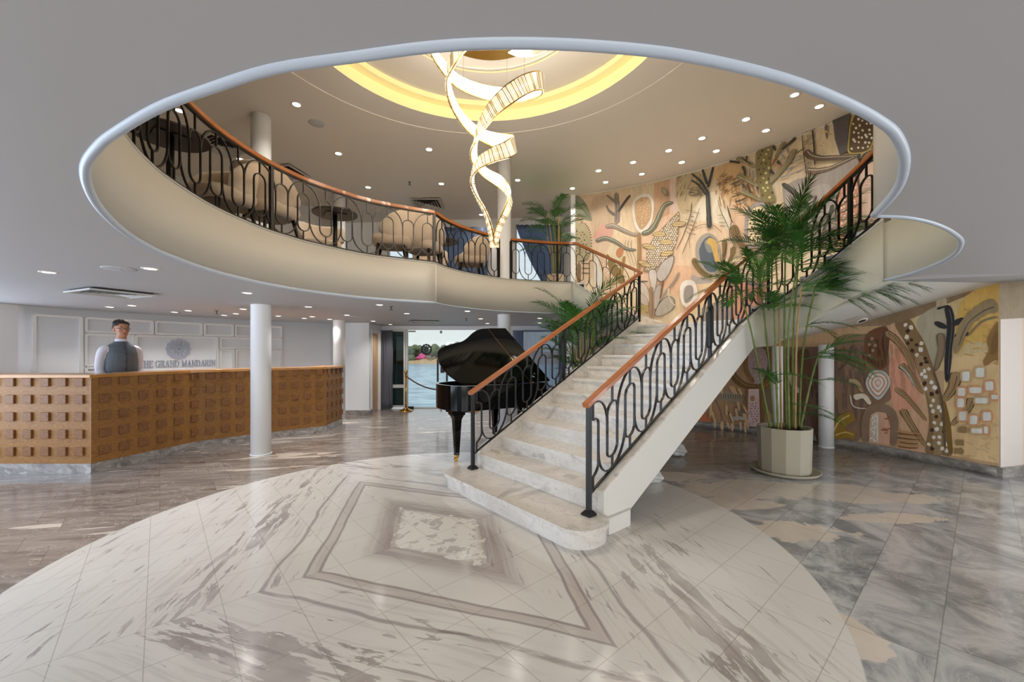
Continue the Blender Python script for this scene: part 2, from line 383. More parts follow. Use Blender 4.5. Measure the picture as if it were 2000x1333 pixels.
    pm = t.ss(pt, .575, .59)
    pm_l = t.ss(t.noise(t.xyz(t.m('MULTIPLY', t.m('ADD', x, t.m('MULTIPLY', y, -.3)), .42), t.m('MULTIPLY', t.m('ADD', y, t.m('MULTIPLY', x, -.22)), 3.6), id2), 1.2, 5, .5, .2), .615, .625)
    nz = t.m('MULTIPLY', t.m('SUBTRACT', t.noise(t.xyz(x, y), 1.7, 8, .66, .9), .5), 4.2); sd = None
    for ex_, ey_, rx_, ry_ in ((2.75, 4.28, 1.05, .30), (3.7, 4.05, .75, .16), (2.05, 3.88, .55, .16), (2.35, 3.3, .5, .2), (1.95, 4.75, .4, .16), (1.72, 2.12, .16, .2), (3.3, 3.55, .5, .12), (4.9, 3.3, .4, .1)):
        dx_ = t.m('DIVIDE', t.m('SUBTRACT', x, ex_-MC[0]), rx_); dy_ = t.m('DIVIDE', t.m('SUBTRACT', y, ey_-MC[1]), ry_)
        dd = t.m('ADD', t.m('MULTIPLY', dx_, dx_), t.m('MULTIPLY', dy_, dy_)); sd = dd if sd is None else t.m('MINIMUM', sd, dd)
    blob_ = t.m('SUBTRACT', 1.0, t.ss(t.m('ADD', sd, nz), .92, 1.0))
    pm = t.m('MAXIMUM', t.m('MULTIPLY', pm_l, t.m('SUBTRACT', 1.0, t.ss(x, .4, 1.6))), t.m('MULTIPLY', blob_, t.ss(x, .4, .8)))
    tan = t.mix(t.noise(t.xyz(x, y), 5, 5), lin((210, 194, 174)), lin((228, 218, 206)))
    g = t.mix(t.m('MULTIPLY', pm, .85), g, tan)
    vn = t.noise(t.xyz(x, y, id2), 2.2, 5, .6, 1.6)
    vd = t.m('SUBTRACT', 1.0, t.ss(t.m('ABSOLUTE', t.m('SUBTRACT', vn, .5)), .002, .012))
    g = t.mix(t.m('MULTIPLY', vd, .35), g, lin((206, 202, 198)))
    g = t.mix(t.mr(idv, 0, 1, 0, .22), g, lin((176, 168, 160)))
    jg = t.m('MAXIMUM', joints(pu, .34, .005), joints(pv2, .62, .003))
    g = t.mix(t.m('MULTIPLY', jg, .42), g, lin((78, 70, 66)))
    inside = t.m('SUBTRACT', 1.0, t.ss(r, 2.605, 2.615))
    cc = t.mix(inside, g, c)
    l.new(cc, b.inputs['Base Color']); b.inputs['Roughness'].default_value = .13; b.inputs['Specular IOR Level'].default_value = .62
    rn = t.noise(t.xyz(x, y), 3, 3); l.new(t.mr(rn, 0, 1, .10, .19), b.inputs['Roughness'])
    return m
M['floor'] = floor_mat(); M['sage'] = mat('sage_grey_paint', (204, 200, 182), .5, var=.03)
def marble_mat(name, lo, hi, vein, scale=1.6, vs=.5, rough=.18):
    m, n, l, b = newmat(name); t = NT(m)
    o = n.new('ShaderNodeNewGeometry').outputs['Position']; sp = n.new('ShaderNodeSeparateXYZ'); l.new(o, sp.inputs[0])
    v = t.xyz(t.m('ADD', t.m('MULTIPLY', sp.outputs[0], 1.0), t.m('MULTIPLY', sp.outputs[2], .6)), t.m('MULTIPLY', sp.outputs[1], 1.0), t.m('MULTIPLY', sp.outputs[2], 1.6))
    a = t.noise(v, scale, 6, .6, 1.4); c = t.mix(t.ss(a, .3, .7), lin(lo), lin(hi))
    s = t.noise(v, scale*.8, 5, .55, 2.2); k = t.ss(s, .56, .66); k = t.m('MULTIPLY', k, vs)
    c = t.mix(k, c, lin(vein))
    f = t.noise(v, scale*3, 6, .65, 1.0); fl = t.m('SUBTRACT', 1.0, t.ss(t.m('ABSOLUTE', t.m('SUBTRACT', f, .5)), .004, .02))
    c = t.mix(t.m('MULTIPLY', fl, .3), c, lin(vein))
    l.new(c, b.inputs['Base Color']); b.inputs['Roughness'].default_value = rough; return m
M['marble'] = marble_mat('white_stair_marble', (208, 202, 194), (226, 222, 216), (150, 143, 138))
M['plinth'] = marble_mat('grey_stone_skirting', (112, 106, 102), (164, 158, 152), (196, 192, 188), 5, .6, .3)
def seam_mat():
    return None

# ------------------------------------------------------------------ room shell
MAIN = [(1.78,2.00),(1.59,1.68),(1.38,1.43),(1.19,1.26),(1.05,1.17),(.87,1.08),(.65,.99),(.40,.92),(.2,.89),(0,.88),(-.17,.89),(-.35,.92),(-.56,.96),(-.76,1.03),(-.96,1.11),(-1.19,1.23),(-1.34,1.32),(-1.53,1.46),(-1.73,1.66),(-1.94,1.92),(-2.14,2.23),(-2.29,2.53),(-2.40,2.85),(-2.49,3.40),(-2.45,3.95),(-2.34,4.30),(-2.20,4.58),(-1.76,5.12),(-1.05,5.54)]
BACK = [(-1.05,5.54),(-.93,5.85),(-.71,6.2),(-.36,6.56),(.0,6.8),(.45,7.0),(.85,7.1),(1.07,7.12)]
LOBE = [(1.78,2.0),(1.95,2.02),(2.18,2.11),(2.47,2.28),(2.75,2.49),(3.06,2.82),(3.27,3.15),(3.42,3.5),(3.5,3.83)]
S2 = lambda P, k=4: [(v.x, v.y) for v in spline([(p[0], p[1], 0) for p in P], k)]
main_s, back_s, lobe_s = S2(MAIN), S2(BACK), S2(LOBE)
def wang(X): return math.acos(X/RW)      # angle of the mural wall at plan X (back half)
wl0 = wang(1.32); we_lo = math.atan2(4.72-CY, 5.65); we_up = math.atan2(3.9-CY, 5.78)
arc_lo = arcpts(RW+.04, wl0, we_lo, 30); arc_up = arcpts(RW+.04, wl0, we_up, 30)
hole_lo = main_s+back_s[1:]+arc_lo+[(6.95, 5.2), (6.95, 3.5), (3.62, 3.5)]+lobe_s[::-1][:-1]
hole_up = main_s+back_s[1:]+arc_up+lobe_s[::-1][:-1]
OUT = [(-9, -4), (7.4, -4), (7.4, 10.6), (-9, 10.6)]
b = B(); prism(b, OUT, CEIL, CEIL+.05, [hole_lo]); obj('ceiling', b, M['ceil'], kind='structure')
b = B(); prism(b, OUT, UPF-.06, UPF, [hole_up]); obj('floor_upper', b, mat('upper_floor', (176, 162, 146), .5), kind='structure')
b = B(); prism(b, [(-9, -4), (7.4, -4), (7.4, 10.75), (-9, 10.75)], -.1, 0); obj('floor', b, M['floor'], kind='structure')
# recessed ceiling strip and closing panel by the right wall
b = B()
vs = [b.verts.new(v) for v in ((3.62,3.5,2.2),(7.4,3.5,2.25),(7.4,5.3,2.25),(5.68,4.72,2.25),(3.5,3.83,2.12),(3.62,3.5,2.12),(7.4,3.5,2.12))]
b.faces.new((vs[0],vs[1],vs[2],vs[3],vs[4])); b.faces.new((vs[5],vs[6],vs[1],vs[0])); b.faces.new((vs[4],vs[5],vs[0]))
obj('ceiling_recess', b, M['ceil'], kind='structure')
def fascia(name, P, z0, z1, m, th=.05, side=1):
    b = B(); n = len(P); nr = []
    for i in range(n):
        a = Vector(P[max(0, i-1)]); c = Vector(P[min(n-1, i+1)]); t = (c-a).normalized(); nr.append(Vector((t.y, -t.x))*side)
    r = [[b.verts.new((P[i][0]+nr[i].x*o, P[i][1]+nr[i].y*o, z)) for i in range(n)] for o, z in ((-.004, z0+.012), (-.004, z1+.002), (th, z1+.002), (th, z0+.012))]
    for i in range(n-1):
        for k in range(4): b.faces.new((r[k][i], r[k][i+1], r[(k+1) % 4][i+1], r[(k+1) % 4][i])).smooth = k in (0, 2)
    b.faces.new([r[k][0] for k in range(4)]); b.faces.new([r[k][-1] for k in range(4)][::-1])
    bmesh.ops.recalc_face_normals(b, faces=b.faces[:])
    return obj(name, b, m, kind='structure')
# the walk order front -> left -> back keeps the void on the right-hand side
fascia('wall_balcony', main_s, CEIL, UPF, M['cream'], side=-1)
fascia('wall_balcony_back', back_s, CEIL, UPF, M['cream'], side=-1)
fascia('wall_balcony_right', lobe_s, CEIL, UPF, M['sage'], side=1)
b = B(); tube(b, [(p[0], p[1], CEIL+.004) for p in main_s], .017, 10); tube(b, [(p[0], p[1], CEIL+.004) for p in lobe_s], .014, 10)
obj('trim_1', b, M['trimw'], kind='structure')
b = B(); tube(b, [(p[0], p[1], CEIL+.004) for p in back_s], .008, 8); obj('trim_2', b, M['trimw'], kind='structure')
b = B()
for P in (main_s, back_s): tube(b, [(p[0], p[1], UPF+.002) for p in P], .011, 8)
obj('trim_3', b, mat('balcony_edge', (176, 172, 164), .5), kind='structure')
# upper ceiling, slightly tilted, with a round tray
RC = [(-.29, 3.8, 2.62, .012), (-.26, 4.05, 2.03, .20), (-.26, 4.17, 1.16, .26)]
def ring_hole(cx, cy, r, n=72): return [(cx+r*math.cos(2*PI*i/n), cy+r*math.sin(2*PI*i/n)) for i in range(n)]
def tilt(bm):
    for v in bm.verts: v.co.z += 0.028*v.co.x
b = B(); prism(b, OUT, 4.9, 4.98, [ring_hole(*RC[0][:3])]); tilt(b); obj('ceiling_upper', b, M['ceilup'], kind='structure')
b = B(); prism(b, ring_hole(RC[0][0], RC[0][1], RC[0][2]+.01), 4.9+.010, 4.99, [ring_hole(*RC[1][:3])]); tilt(b)
obj('ceiling_tray', b, M['ceilup'], kind='structure')
def ring_wall(bm, cx, cy, r0, z0, r1, z1, n=72):
    a = [bm.verts.new((cx+r0*math.cos(2*PI*i/n), cy+r0*math.sin(2*PI*i/n), z0)) for i in range(n)]
    c = [bm.verts.new((cx+r1*math.cos(2*PI*i/n), cy+r1*math.sin(2*PI*i/n), z1)) for i in range(n)]
    for i in range(n): bm.faces.new((a[i], a[(i+1) % n], c[(i+1) % n], c[i])).smooth = True
b = B(); ring_wall(b, *RC[1][:3], 4.911, RC[1][2]-.01, 5.06); ring_wall(b, RC[1][0], RC[1][1], RC[1][2]-.01, 5.06, RC[1][2]-.14, 5.06)
ring_wall(b, RC[1][0], RC[1][1], RC[1][2]-.14, 5.06, RC[1][2]-.14, 5.13)
tilt(b); tag(obj('cove_light', b, M['cove']), 'yellow glowing cove ring around the ceiling tray above the chandelier', 'light')
b = B(); prism(b, ring_hole(RC[1][0], RC[1][1], RC[1][2]+.02), 5.13, 5.16, [ring_hole(*RC[2][:3])]); ring_wall(b, RC[2][0], RC[2][1], RC[2][2], 5.13, RC[2][2], 5.17)
prism(b, ring_hole(*RC[2][:3]), 5.17, 5.2); tilt(b); obj('ceiling_dome', b, M['ceilup'], kind='structure')
b = B(); ring_wall(b, RC[2][0], RC[2][1], RC[2][2]+.012, 5.124, RC[2][2]-.012, 5.124); tilt(b); obj('trim_4', b, M['cove'], kind='structure')
# mural wall and the walls that close the upper floor
b = B(); wallarc(b, RW, math.atan2(5.65, 1.3), we_lo, 0, 5, zf=lambda x, y: zc(x)+.03)
wallarc(b, RW, we_lo, -1.0, UPF, 5, zf=lambda x, y: zc(x)+.03); obj('wall_right', b, mat('mural_wall_ground', (206, 186, 158), .7), kind='structure')
b = B(); wallarc(b, RW-.04, math.atan2(5.65, 1.3), we_lo, 0, .115, th=.04); obj('baseboard_right', b, M['plinth'], kind='structure')
b = B()
tube(b, [(p[0], p[1], zc(p[0])-.012) for p in arcpts(RW-.012, math.atan2(5.65, 1.3), -1, 60)], .014, 6)
obj('trim_5', b, M['ceilup'], kind='structure')
b = B()
wallarc(b, 7.45, 2.17, math.atan2(5.81-CY, -7.05), 0, CEIL, th=.1); wallarc(b, 7.45, 2.17, PI+1.0, UPF, 5, th=.1, n=80, zf=lambda x, y: zc(x)+.03)
obj('wall_left', b, M['wall'], kind='structure')
b = B(); box(b, -7.15, -7.05, 5.3, 5.81, 0, CEIL); obj('wall_left_front', b, M['wall'], kind='structure')
b = B(); prism(b, [(-4.2, 9.57), (-3.85, 9.36), (-3.29, 9.37), (-3.33, 9.62), (-3.43, 9.62), (-3.4, 9.47), (-3.85, 9.46), (-4.2, 9.67)], 0, CEIL)
box(b, -3.45, -3.35, 10.22, 10.5, 0, CEIL); box(b, -3.45, -3.35, 9.62, 10.22, 1.93, CEIL)
obj('wall_left_back', b, M['wall'], kind='structure')
b = B(); prism(b, [(-4.2, 9.53), (-3.87, 9.32), (-3.25, 9.33), (-3.29, 9.64), (-3.34, 9.64), (-3.3, 9.37), (-3.85, 9.37), (-4.2, 9.57)], 0, .11)
obj('baseboard_left', b, M['plinth'], kind='structure')
d = B(); box(d, -3.40, -3.36, 9.64, 10.20, 0.01, 1.90)
for k in (9.83, 10.02): box(d, -3.362, -3.352, k-.004, k+.004, .02, 1.9)
do = obj('door_1', d, M['oakdoor'], kind='structure')
d = B(); box(d, -3.355, -3.33, 9.69, 9.71, .90, .93); obj('door_handle', d, M['steel'], do)
d = B(); box(d, -3.40, -3.30, 9.585, 9.635, 0, 1.98); box(d, -3.40, -3.30, 10.205, 10.255, 0, 1.98); box(d, -3.40, -3.30, 9.635, 10.205, 1.905, 1.98)
obj('door_frame', d, M['wall'], do)
# back wall, lower: window, glass doors, wall, window
YB = 10.48
b = B(); box(b, -3.45, 1.4, YB, YB+.1, 2.02, CEIL); box(b, -.9, .25, YB, YB+.1, 0, 2.02); box(b, .25, 1.25, YB, YB+.1, 0, .55); box(b, 1.25, 1.4, YB, YB+.1, 0, 2.02)
box(b, 1.3, 1.4, 9.0, YB, 0, CEIL); box(b, -3.45, -3.12, YB, YB+.1, 0, 2.02)
obj('wall_back', b, M['wall'], kind='structure')
def window(name, x0, x1, z0, z1, y, panes, fm, gm, fw=.045):
    f = B(); box(f, x0, x0+fw, y-.03, y+.05, z0, z1); box(f, x1-fw, x1, y-.03, y+.05, z0, z1); box(f, x0+fw, x1-fw, y-.03, y+.05, z0, z0+fw); box(f, x0+fw, x1-fw, y-.03, y+.05, z1-fw, z1)
    for zz in panes: box(f, x0+fw, x1-fw, y-.04, y+.05, zz-fw*.9, zz+fw*.9)
    o = obj(name, f, fm, kind='structure')
    g = B(); box(g, x0+fw, x1-fw, y+.005, y+.012, z0+fw, z1-fw); obj('pane', g, gm, o)
    return o
window('window_1', -3.12, -2.74, .03, 2.02, YB, [.57], M['frame'], M['darkglass'])
window('window_2', .25, 1.25, .55, 2.02, YB, [], M['frame'], M['glass'])
# upper back wall with two windows
b = B(); yb = 10.5
for x0, x1, z0, z1 in ((-6.5, -3.2, UPF, 4.95), (-.6, .08, UPF, 4.95), (1.22, 1.4, UPF, 4.95), (-3.2, -.6, 4.62, 4.95), (.08, 1.22, 4.68, 4.97)): box(b, x0, x1, yb, yb+.1, z0, z1)
box(b, 1.3, 1.4, 9.0, yb, UPF, 4.97)
obj('wall_back_upper', b, M['wall'], kind='structure')
window('window_3', -3.2, -.6, UPF, 4.62, yb, [], M['frame'], M['glass']); window('window_4', .08, 1.22, UPF, 4.68, yb, [], M['frame'], M['glass'])
# closing walls out of view
b = B(); box(b, -9, 7.4, -4.1, -4, UPF, 5.1); box(b, 7.3, 7.4, -4, 3.4, UPF, 5.1); obj('wall_front_upper', b, M['cream'], kind='structure')
b = B(); box(b, 7.3, 7.4, -4, 5.3, 0, 2.3); obj('wall_right_side', b, M['wall'], kind='structure')
# white pier and pink panel at the right edge
b = B(); prism(b, [(5.655, 4.712), (6.02, 4.80), (6.02, 5.1), (5.8, 5.1)], 0, 2.3); prism(b, [(6.0, 4.80), (7.3, 5.05), (7.3, 5.15), (6.0, 4.95)], 2.06, 2.3); obj('wall_right_pier', b, mat('pier_paint', (214, 205, 196), .5, var=.02), kind='structure')
b = B(); prism(b, [(5.63, 4.67), (6.06, 4.77), (6.06, 4.86), (5.6, 4.78)], 0, .115); obj('baseboard_right_pier', b, M['plinth'], kind='structure')
b = B(); prism(b, [(6.06, 4.86), (7.3, 5.1), (7.3, 5.2), (6.06, 4.96)], 0, 2.1); o = obj('door_2', b, M['pinkwall'], kind='structure')
b = B(); prism(b, [(6.0, 4.84), (6.06, 4.85), (6.06, 4.97), (6.0, 4.95)], .115, 2.3); box(b, 6.02, 7.3, 5.1, 5.2, 2.1, 2.3); obj('door_frame', b, M['frame'], o)
# columns
def column(px, X, Y, r, z0, z1, label, parts):
    t = thing('column', label, 'column', (X, Y, 0), group='round columns')
    for nm, a, c in parts:
        b = B(); cyl(b, 0, 0, a, c, r, n=40); obj(nm, b, M['wall'], t)
    b = B(); cyl(b, 0, 0, z0, z0+.012, r*1.08, n=40); obj('base_ring', b, M['wall'], t)
    return t
column(510, -3.57, 5.79, .128, 0, 5, 'round white column in front of the reception desk', [('shaft', 0, zc(-3.57))])
column(665, -3.66, 8.62, .122, 0, 5, 'round white column at the far end of the reception desk', [('shaft', 0, zc(-3.6))])
column(985, -.14, 7.3, .12, 0, 5, 'round cream column behind the grand piano, reaching the upper ceiling', [('shaft', 0, zc(0))])
column(1613, 4.80, 6.22, .097, 0, 5, 'slim white column against the lower mural, right of the large palm', [('shaft', 0, 1.56)])
column(1522, 4.12, 6.32, .075, 0, 5, 'thin white post under the stair landing behind the large palm', [('shaft', 0, 1.54)])
# ------------------------------------------------------------------ staircase
R1 = .1565
D = Vector((.775, .632, 0)); E = Vector((.632, -.775, 0)); WID = 1.66
L2 = Vector((-.356, 4.57, 0))
def L(k): return L2 + Vector((.238, .194, 0))*(k-2)
stair = thing('staircase', 'white marble staircase with a sweeping upper flight, rising from the marble floor circle', 'staircase')
# curtail step with rounded ends
def stadium(a0, a1, b0, b1, r, n=8):     # plan loop: along D from a0..a1, along E from b0..b1
    pts = []
    for (ca, cb, st) in ((a0+r, b0+r, PI), (a1-r, b0+r, 1.5*PI), (a1-r, b1-r, 0), (a0+r, b1-r, PI/2)):
        for i in range(n+1):
            t = st+i/n*PI/2
            pts.append((ca+math.cos(t)*r, cb+math.sin(t)*r))
    return [tuple((L2+D*a+E*c_).xy) for a, c_ in pts]
b = B(); prism(b, stadium(-.405, .02, -.17, WID+.17, .19), 0, R1-.035); obj('step_base', b, M['marble'], stair)
b = B(); prism(b, stadium(-.435, .02, -.20, WID+.20, .20), R1-.035, R1); obj('step', b, M['marble'], stair)
run = .307
for k in range(2, 13):
    p = L(k); q = L(k+1); z = k*R1; b = B()
    m = frame_mtx(p, E)                      # x across, y along D (ez x ex), z up
    sgn = 1 if (Vector((0, 0, 1)).cross(E)).dot(D) > 0 else -1
    y0, y1 = (0, run+.02)
    dep = run+.02
    def yb_(a, c_): return (a, c_) if sgn > 0 else (-c_, -a)
    a0, a1 = yb_(-.022, dep if k < 12 else .06); box(b, 0, WID, a0, a1, z-.032, z, m)
    a0, a1 = yb_(0, .03); box(b, 0, WID, a0, a1, z-R1, z-.032, m)
    obj('step', b, M['marble'], stair)
# stringers: sloping side walls with a marble cap
def nose(s): return 2*R1 + .5098*s + .03 + .02*s
def stringer(e0, e1, s0, s1, name, m, drop=.42, capm=None, cut=None):
    b = B(); N = 16; ring = []
    for i in range(N+1):
        s = s0+(s1-s0)*i/N; zt = nose(s); zb = max(0.0 if s < .3 else 0.0, zt-drop-.0*s)
        zb = max(zb, 0)
        if s < .0: zb = R1
        P0 = L2+D*s+E*e0; P1 = L2+D*s+E*e1
        ring.append([b.verts.new((P0.x, P0.y, zb)), b.verts.new((P1.x, P1.y, zb)), b.verts.new((P1.x, P1.y, zt)), b.verts.new((P0.x, P0.y, zt))])
    for a, c_ in zip(ring, ring[1:]):
        for k in range(4): b.faces.new((a[k], a[(k+1) % 4], c_[(k+1) % 4], c_[k]))
    b.faces.new(ring[0][::-1]); b.faces.new(ring[-1]); bmesh.ops.recalc_face_normals(b, faces=b.faces[:])
    o = obj(name, b, m, stair)
    b = B(); sweep(b, [tuple((L2+D*s+E*(e0+e1)/2).xy)+(nose(s)+.006,) for s in (s0-.004, s1)], abs(e1-e0)+.012, .014, nrm=E); obj('stringer_cap', b, M['marble'], stair)
    return o
stringer(WID, WID+.06, 0, 3.0, 'stringer', M['stair_white'])
stringer(-.06, 0, 0.0, 3.07, 'stringer', M['marble'], drop=.40)
b = B(); m_ = frame_mtx(L2+E*(WID+.06), E); s_ = 1 if (Vector((0, 0, 1)).cross(E)).dot(D) > 0 else -1
prism(b, [(0, .02*s_), (.035, .02*s_), (.035, .30*s_), (0, .36*s_)], 0, .13, mtx=m_); obj('stringer_foot', b, M['stair_white'], stair)
# landing
Rk = L(12)+E*WID
ZL = 12*R1
Q0 = Vector((3.03, 5.19, 0))
V0ang = .72; W0 = Vector((3.09, 8.31, 0)); w0a = math.atan2(8.31-CY, 3.09)
I0 = Vector((2.03, 6.56, 0))
land = [tuple((L(12)+D*.03).xy), tuple((Rk+D*.03).xy), (Q0.x+.02, Q0.y+.06)]+arcpts(RW-.01, V0ang, w0a, 16)+[(I0.x, I0.y)]
b = B(); prism(b, land, ZL-.04, ZL); obj('landing', b, M['marble'], stair)
# upper flights: fans of steps between an inner line and the mural wall
def cumlen(P):
    s = [0]
    for a, c_ in zip(P, P[1:]): s.append(s[-1]+(Vector(c_)-Vector(a)).length)
    return s
def along(P, f):
    s = cumlen(P); t = f*s[-1]
    for i in range(len(P)-1):
        if t <= s[i+1] or i == len(P)-2:
            u = (t-s[i])/max(1e-9, s[i+1]-s[i]); return Vector(P[i]).lerp(Vector(P[i+1]), u)
JR = [v for v in spline([(3.02, 5.18, 0), (3.17, 5.25, 0), (3.32, 5.21, 0), (3.43, 4.95, 0), (3.48, 4.40, 0), (3.5, 3.83, 0)], 8)]
IL = [v for v in spline([(2.03, 6.56, 0), (1.75, 6.74, 0), (1.4, 6.95, 0), (1.07, 7.12, 0)], 6)]
def fan(inner, a0, a1):
    for i in range(5):
        z = ZL+R1*(i+1); p = along(inner, i/5); q = along(inner, (i+1)/5)
        aa = a0+(a1-a0)*i/5; ab = a0+(a1-a0)*(i+1)/5
        W = arcpts(RW-.01, aa, ab, 4)
        b = B(); poly = [(p.x, p.y), (q.x, q.y)]+W[::-1]
        prism(b, poly, z-.035, z)
        d_ = (q-p).normalized(); 
        prism(b, [(p.x, p.y), (p.x+d_.x*.03, p.y+d_.y*.03), (W[0][0]*.995+W[1][0]*.005, W[0][1]*.995+W[1][1]*.005), W[0]][:3]+[W[0]], z-R1, z-.03)
        obj('step', b, M['marble'], stair)
fan(JR, V0ang, we_up); fan(IL, w0a, wl0)
def curved_stringer(P, ztop, zbot, name, m, th=.06, side=1, cap=True, taper=False):
    b = B(); n = len(P); cl = cumlen(P); rings = []; caps = []
    for i, p in enumerate(P):
        a = P[max(0, i-1)]; c_ = P[min(n-1, i+1)]; t = (c_-a).normalized(); nn = Vector((t.y, -t.x, 0))*side*th
        f = cl[i]/cl[-1]; zt, zb = ztop(f, p), zbot(f, p); p = p-nn*(f if taper else 0)
        rings.append([b.verts.new((p.x, p.y, zb)), b.verts.new((p.x+nn.x, p.y+nn.y, zb)), b.verts.new((p.x+nn.x, p.y+nn.y, zt)), b.verts.new((p.x, p.y, zt))])
        caps.append((p.x+nn.x/2, p.y+nn.y/2, zt+.005))
    for a, c_ in zip(rings, rings[1:]):
        for k in range(4): b.faces.new((a[k], a[(k+1) % 4], c_[(k+1) % 4], c_[k])).smooth = k in (1, 3)
    b.faces.new(rings[0][::-1]); b.faces.new(rings[-1]); bmesh.ops.recalc_face_normals(b, faces=b.faces[:])
    obj(name, b, m, stair)
    if cap:
        b = B(); sweep(b, caps, th+.012, .014, up=Vector((0, 0, 1))); obj('stringer_cap', b, M['marble'], stair)
def interp(tab, x):
    for (x0, y0), (x1, y1) in zip(tab, tab[1:]):
        if x <= x1: return y0+(y1-y0)*(x-x0)/(x1-x0)
    return tab[-1][1]
SOFF = [(0, 1.505), (.20, 1.53), (.36, 1.70), (.62, 1.90), (1, 2.12)]
curved_stringer(JR, lambda f, p: ZL+.06+f*(UPF-ZL-.02), lambda f, p: interp(SOFF, f), 'curved_stringer', M['sage'], side=1, taper=True)
curved_stringer(IL, lambda f, p: ZL+.05+f*(UPF-ZL-.03), lambda f, p: max(1.5, ZL-.40+f*(UPF-ZL)), 'curved_stringer', mat('pale_green_grey_paint', (182, 184, 174), .5), side=-1)
b = B()                                   # skirting that climbs with the left flight on the mural wall
A_ = arcpts(RW-.03, w0a, wl0, 12); vs = []
for i, p in enumerate(A_):
    z = ZL+i/12*(UPF-ZL); vs.append([b.verts.new((p[0], p[1], z)), b.verts.new((p[0], p[1], z+.17)), b.verts.new((p[0]*1.006, p[1]+.02, z+.17))])
for a, c_ in zip(vs, vs[1:]):
    b.faces.new((a[0], c_[0], c_[1], a[1])); b.faces.new((a[1], c_[1], c_[2], a[2]))
obj('skirting', b, M['marble'], stair)
# soffit below landing and right flight
b = B(); NN = 20; rows = []
wallz = [(0, 1.53), (.33, 1.54), (.62, 1.83), (.88, 2.13), (1, 2.25)]
aS = V0ang+.0; 
for i in range(NN+1):
    f = i/NN; p = along(JR, f); ang = .95+(we_lo-.95)*f
    wv = Vector((CX+(RW-.005)*math.cos(ang), CY+(RW-.005)*math.sin(ang), interp(wallz, f)))
    pv_ = Vector((p.x, p.y, interp(SOFF, f)))
    rows.append([b.verts.new(pv_.lerp(wv, j/8)) for j in range(9)])
for a, c_ in zip(rows, rows[1:]):
    for j in range(8): b.faces.new((a[j], a[j+1], c_[j+1], c_[j])).smooth = True
r0 = [v.co.copy() for v in rows[0]]
# flat part under the landing and the sloping underside of the lower flight
under = [tuple((L(10.6)).xy), tuple((L(10.6)+E*(WID+.06)).xy), (Q0.x, Q0.y)]+[(v.x, v.y) for v in r0[1:]]+arcpts(RW-.01, .95, w0a, 10)[1:]+[(I0.x, I0.y)]
prism(b, under, 1.53, 1.56)
bm2 = b
s_lo, s_hi = .38, 2.64
q = []
for s in (s_lo, s_hi):
    for e in (-.03, WID+.03):
        P = L2+D*s+E*e; q.append(b.verts.new((P.x, P.y, max(.02, nose(s)-.40))))
b.faces.new((q[0], q[1], q[3], q[2]))
obj('soffit', b, M['stair_white'], stair)

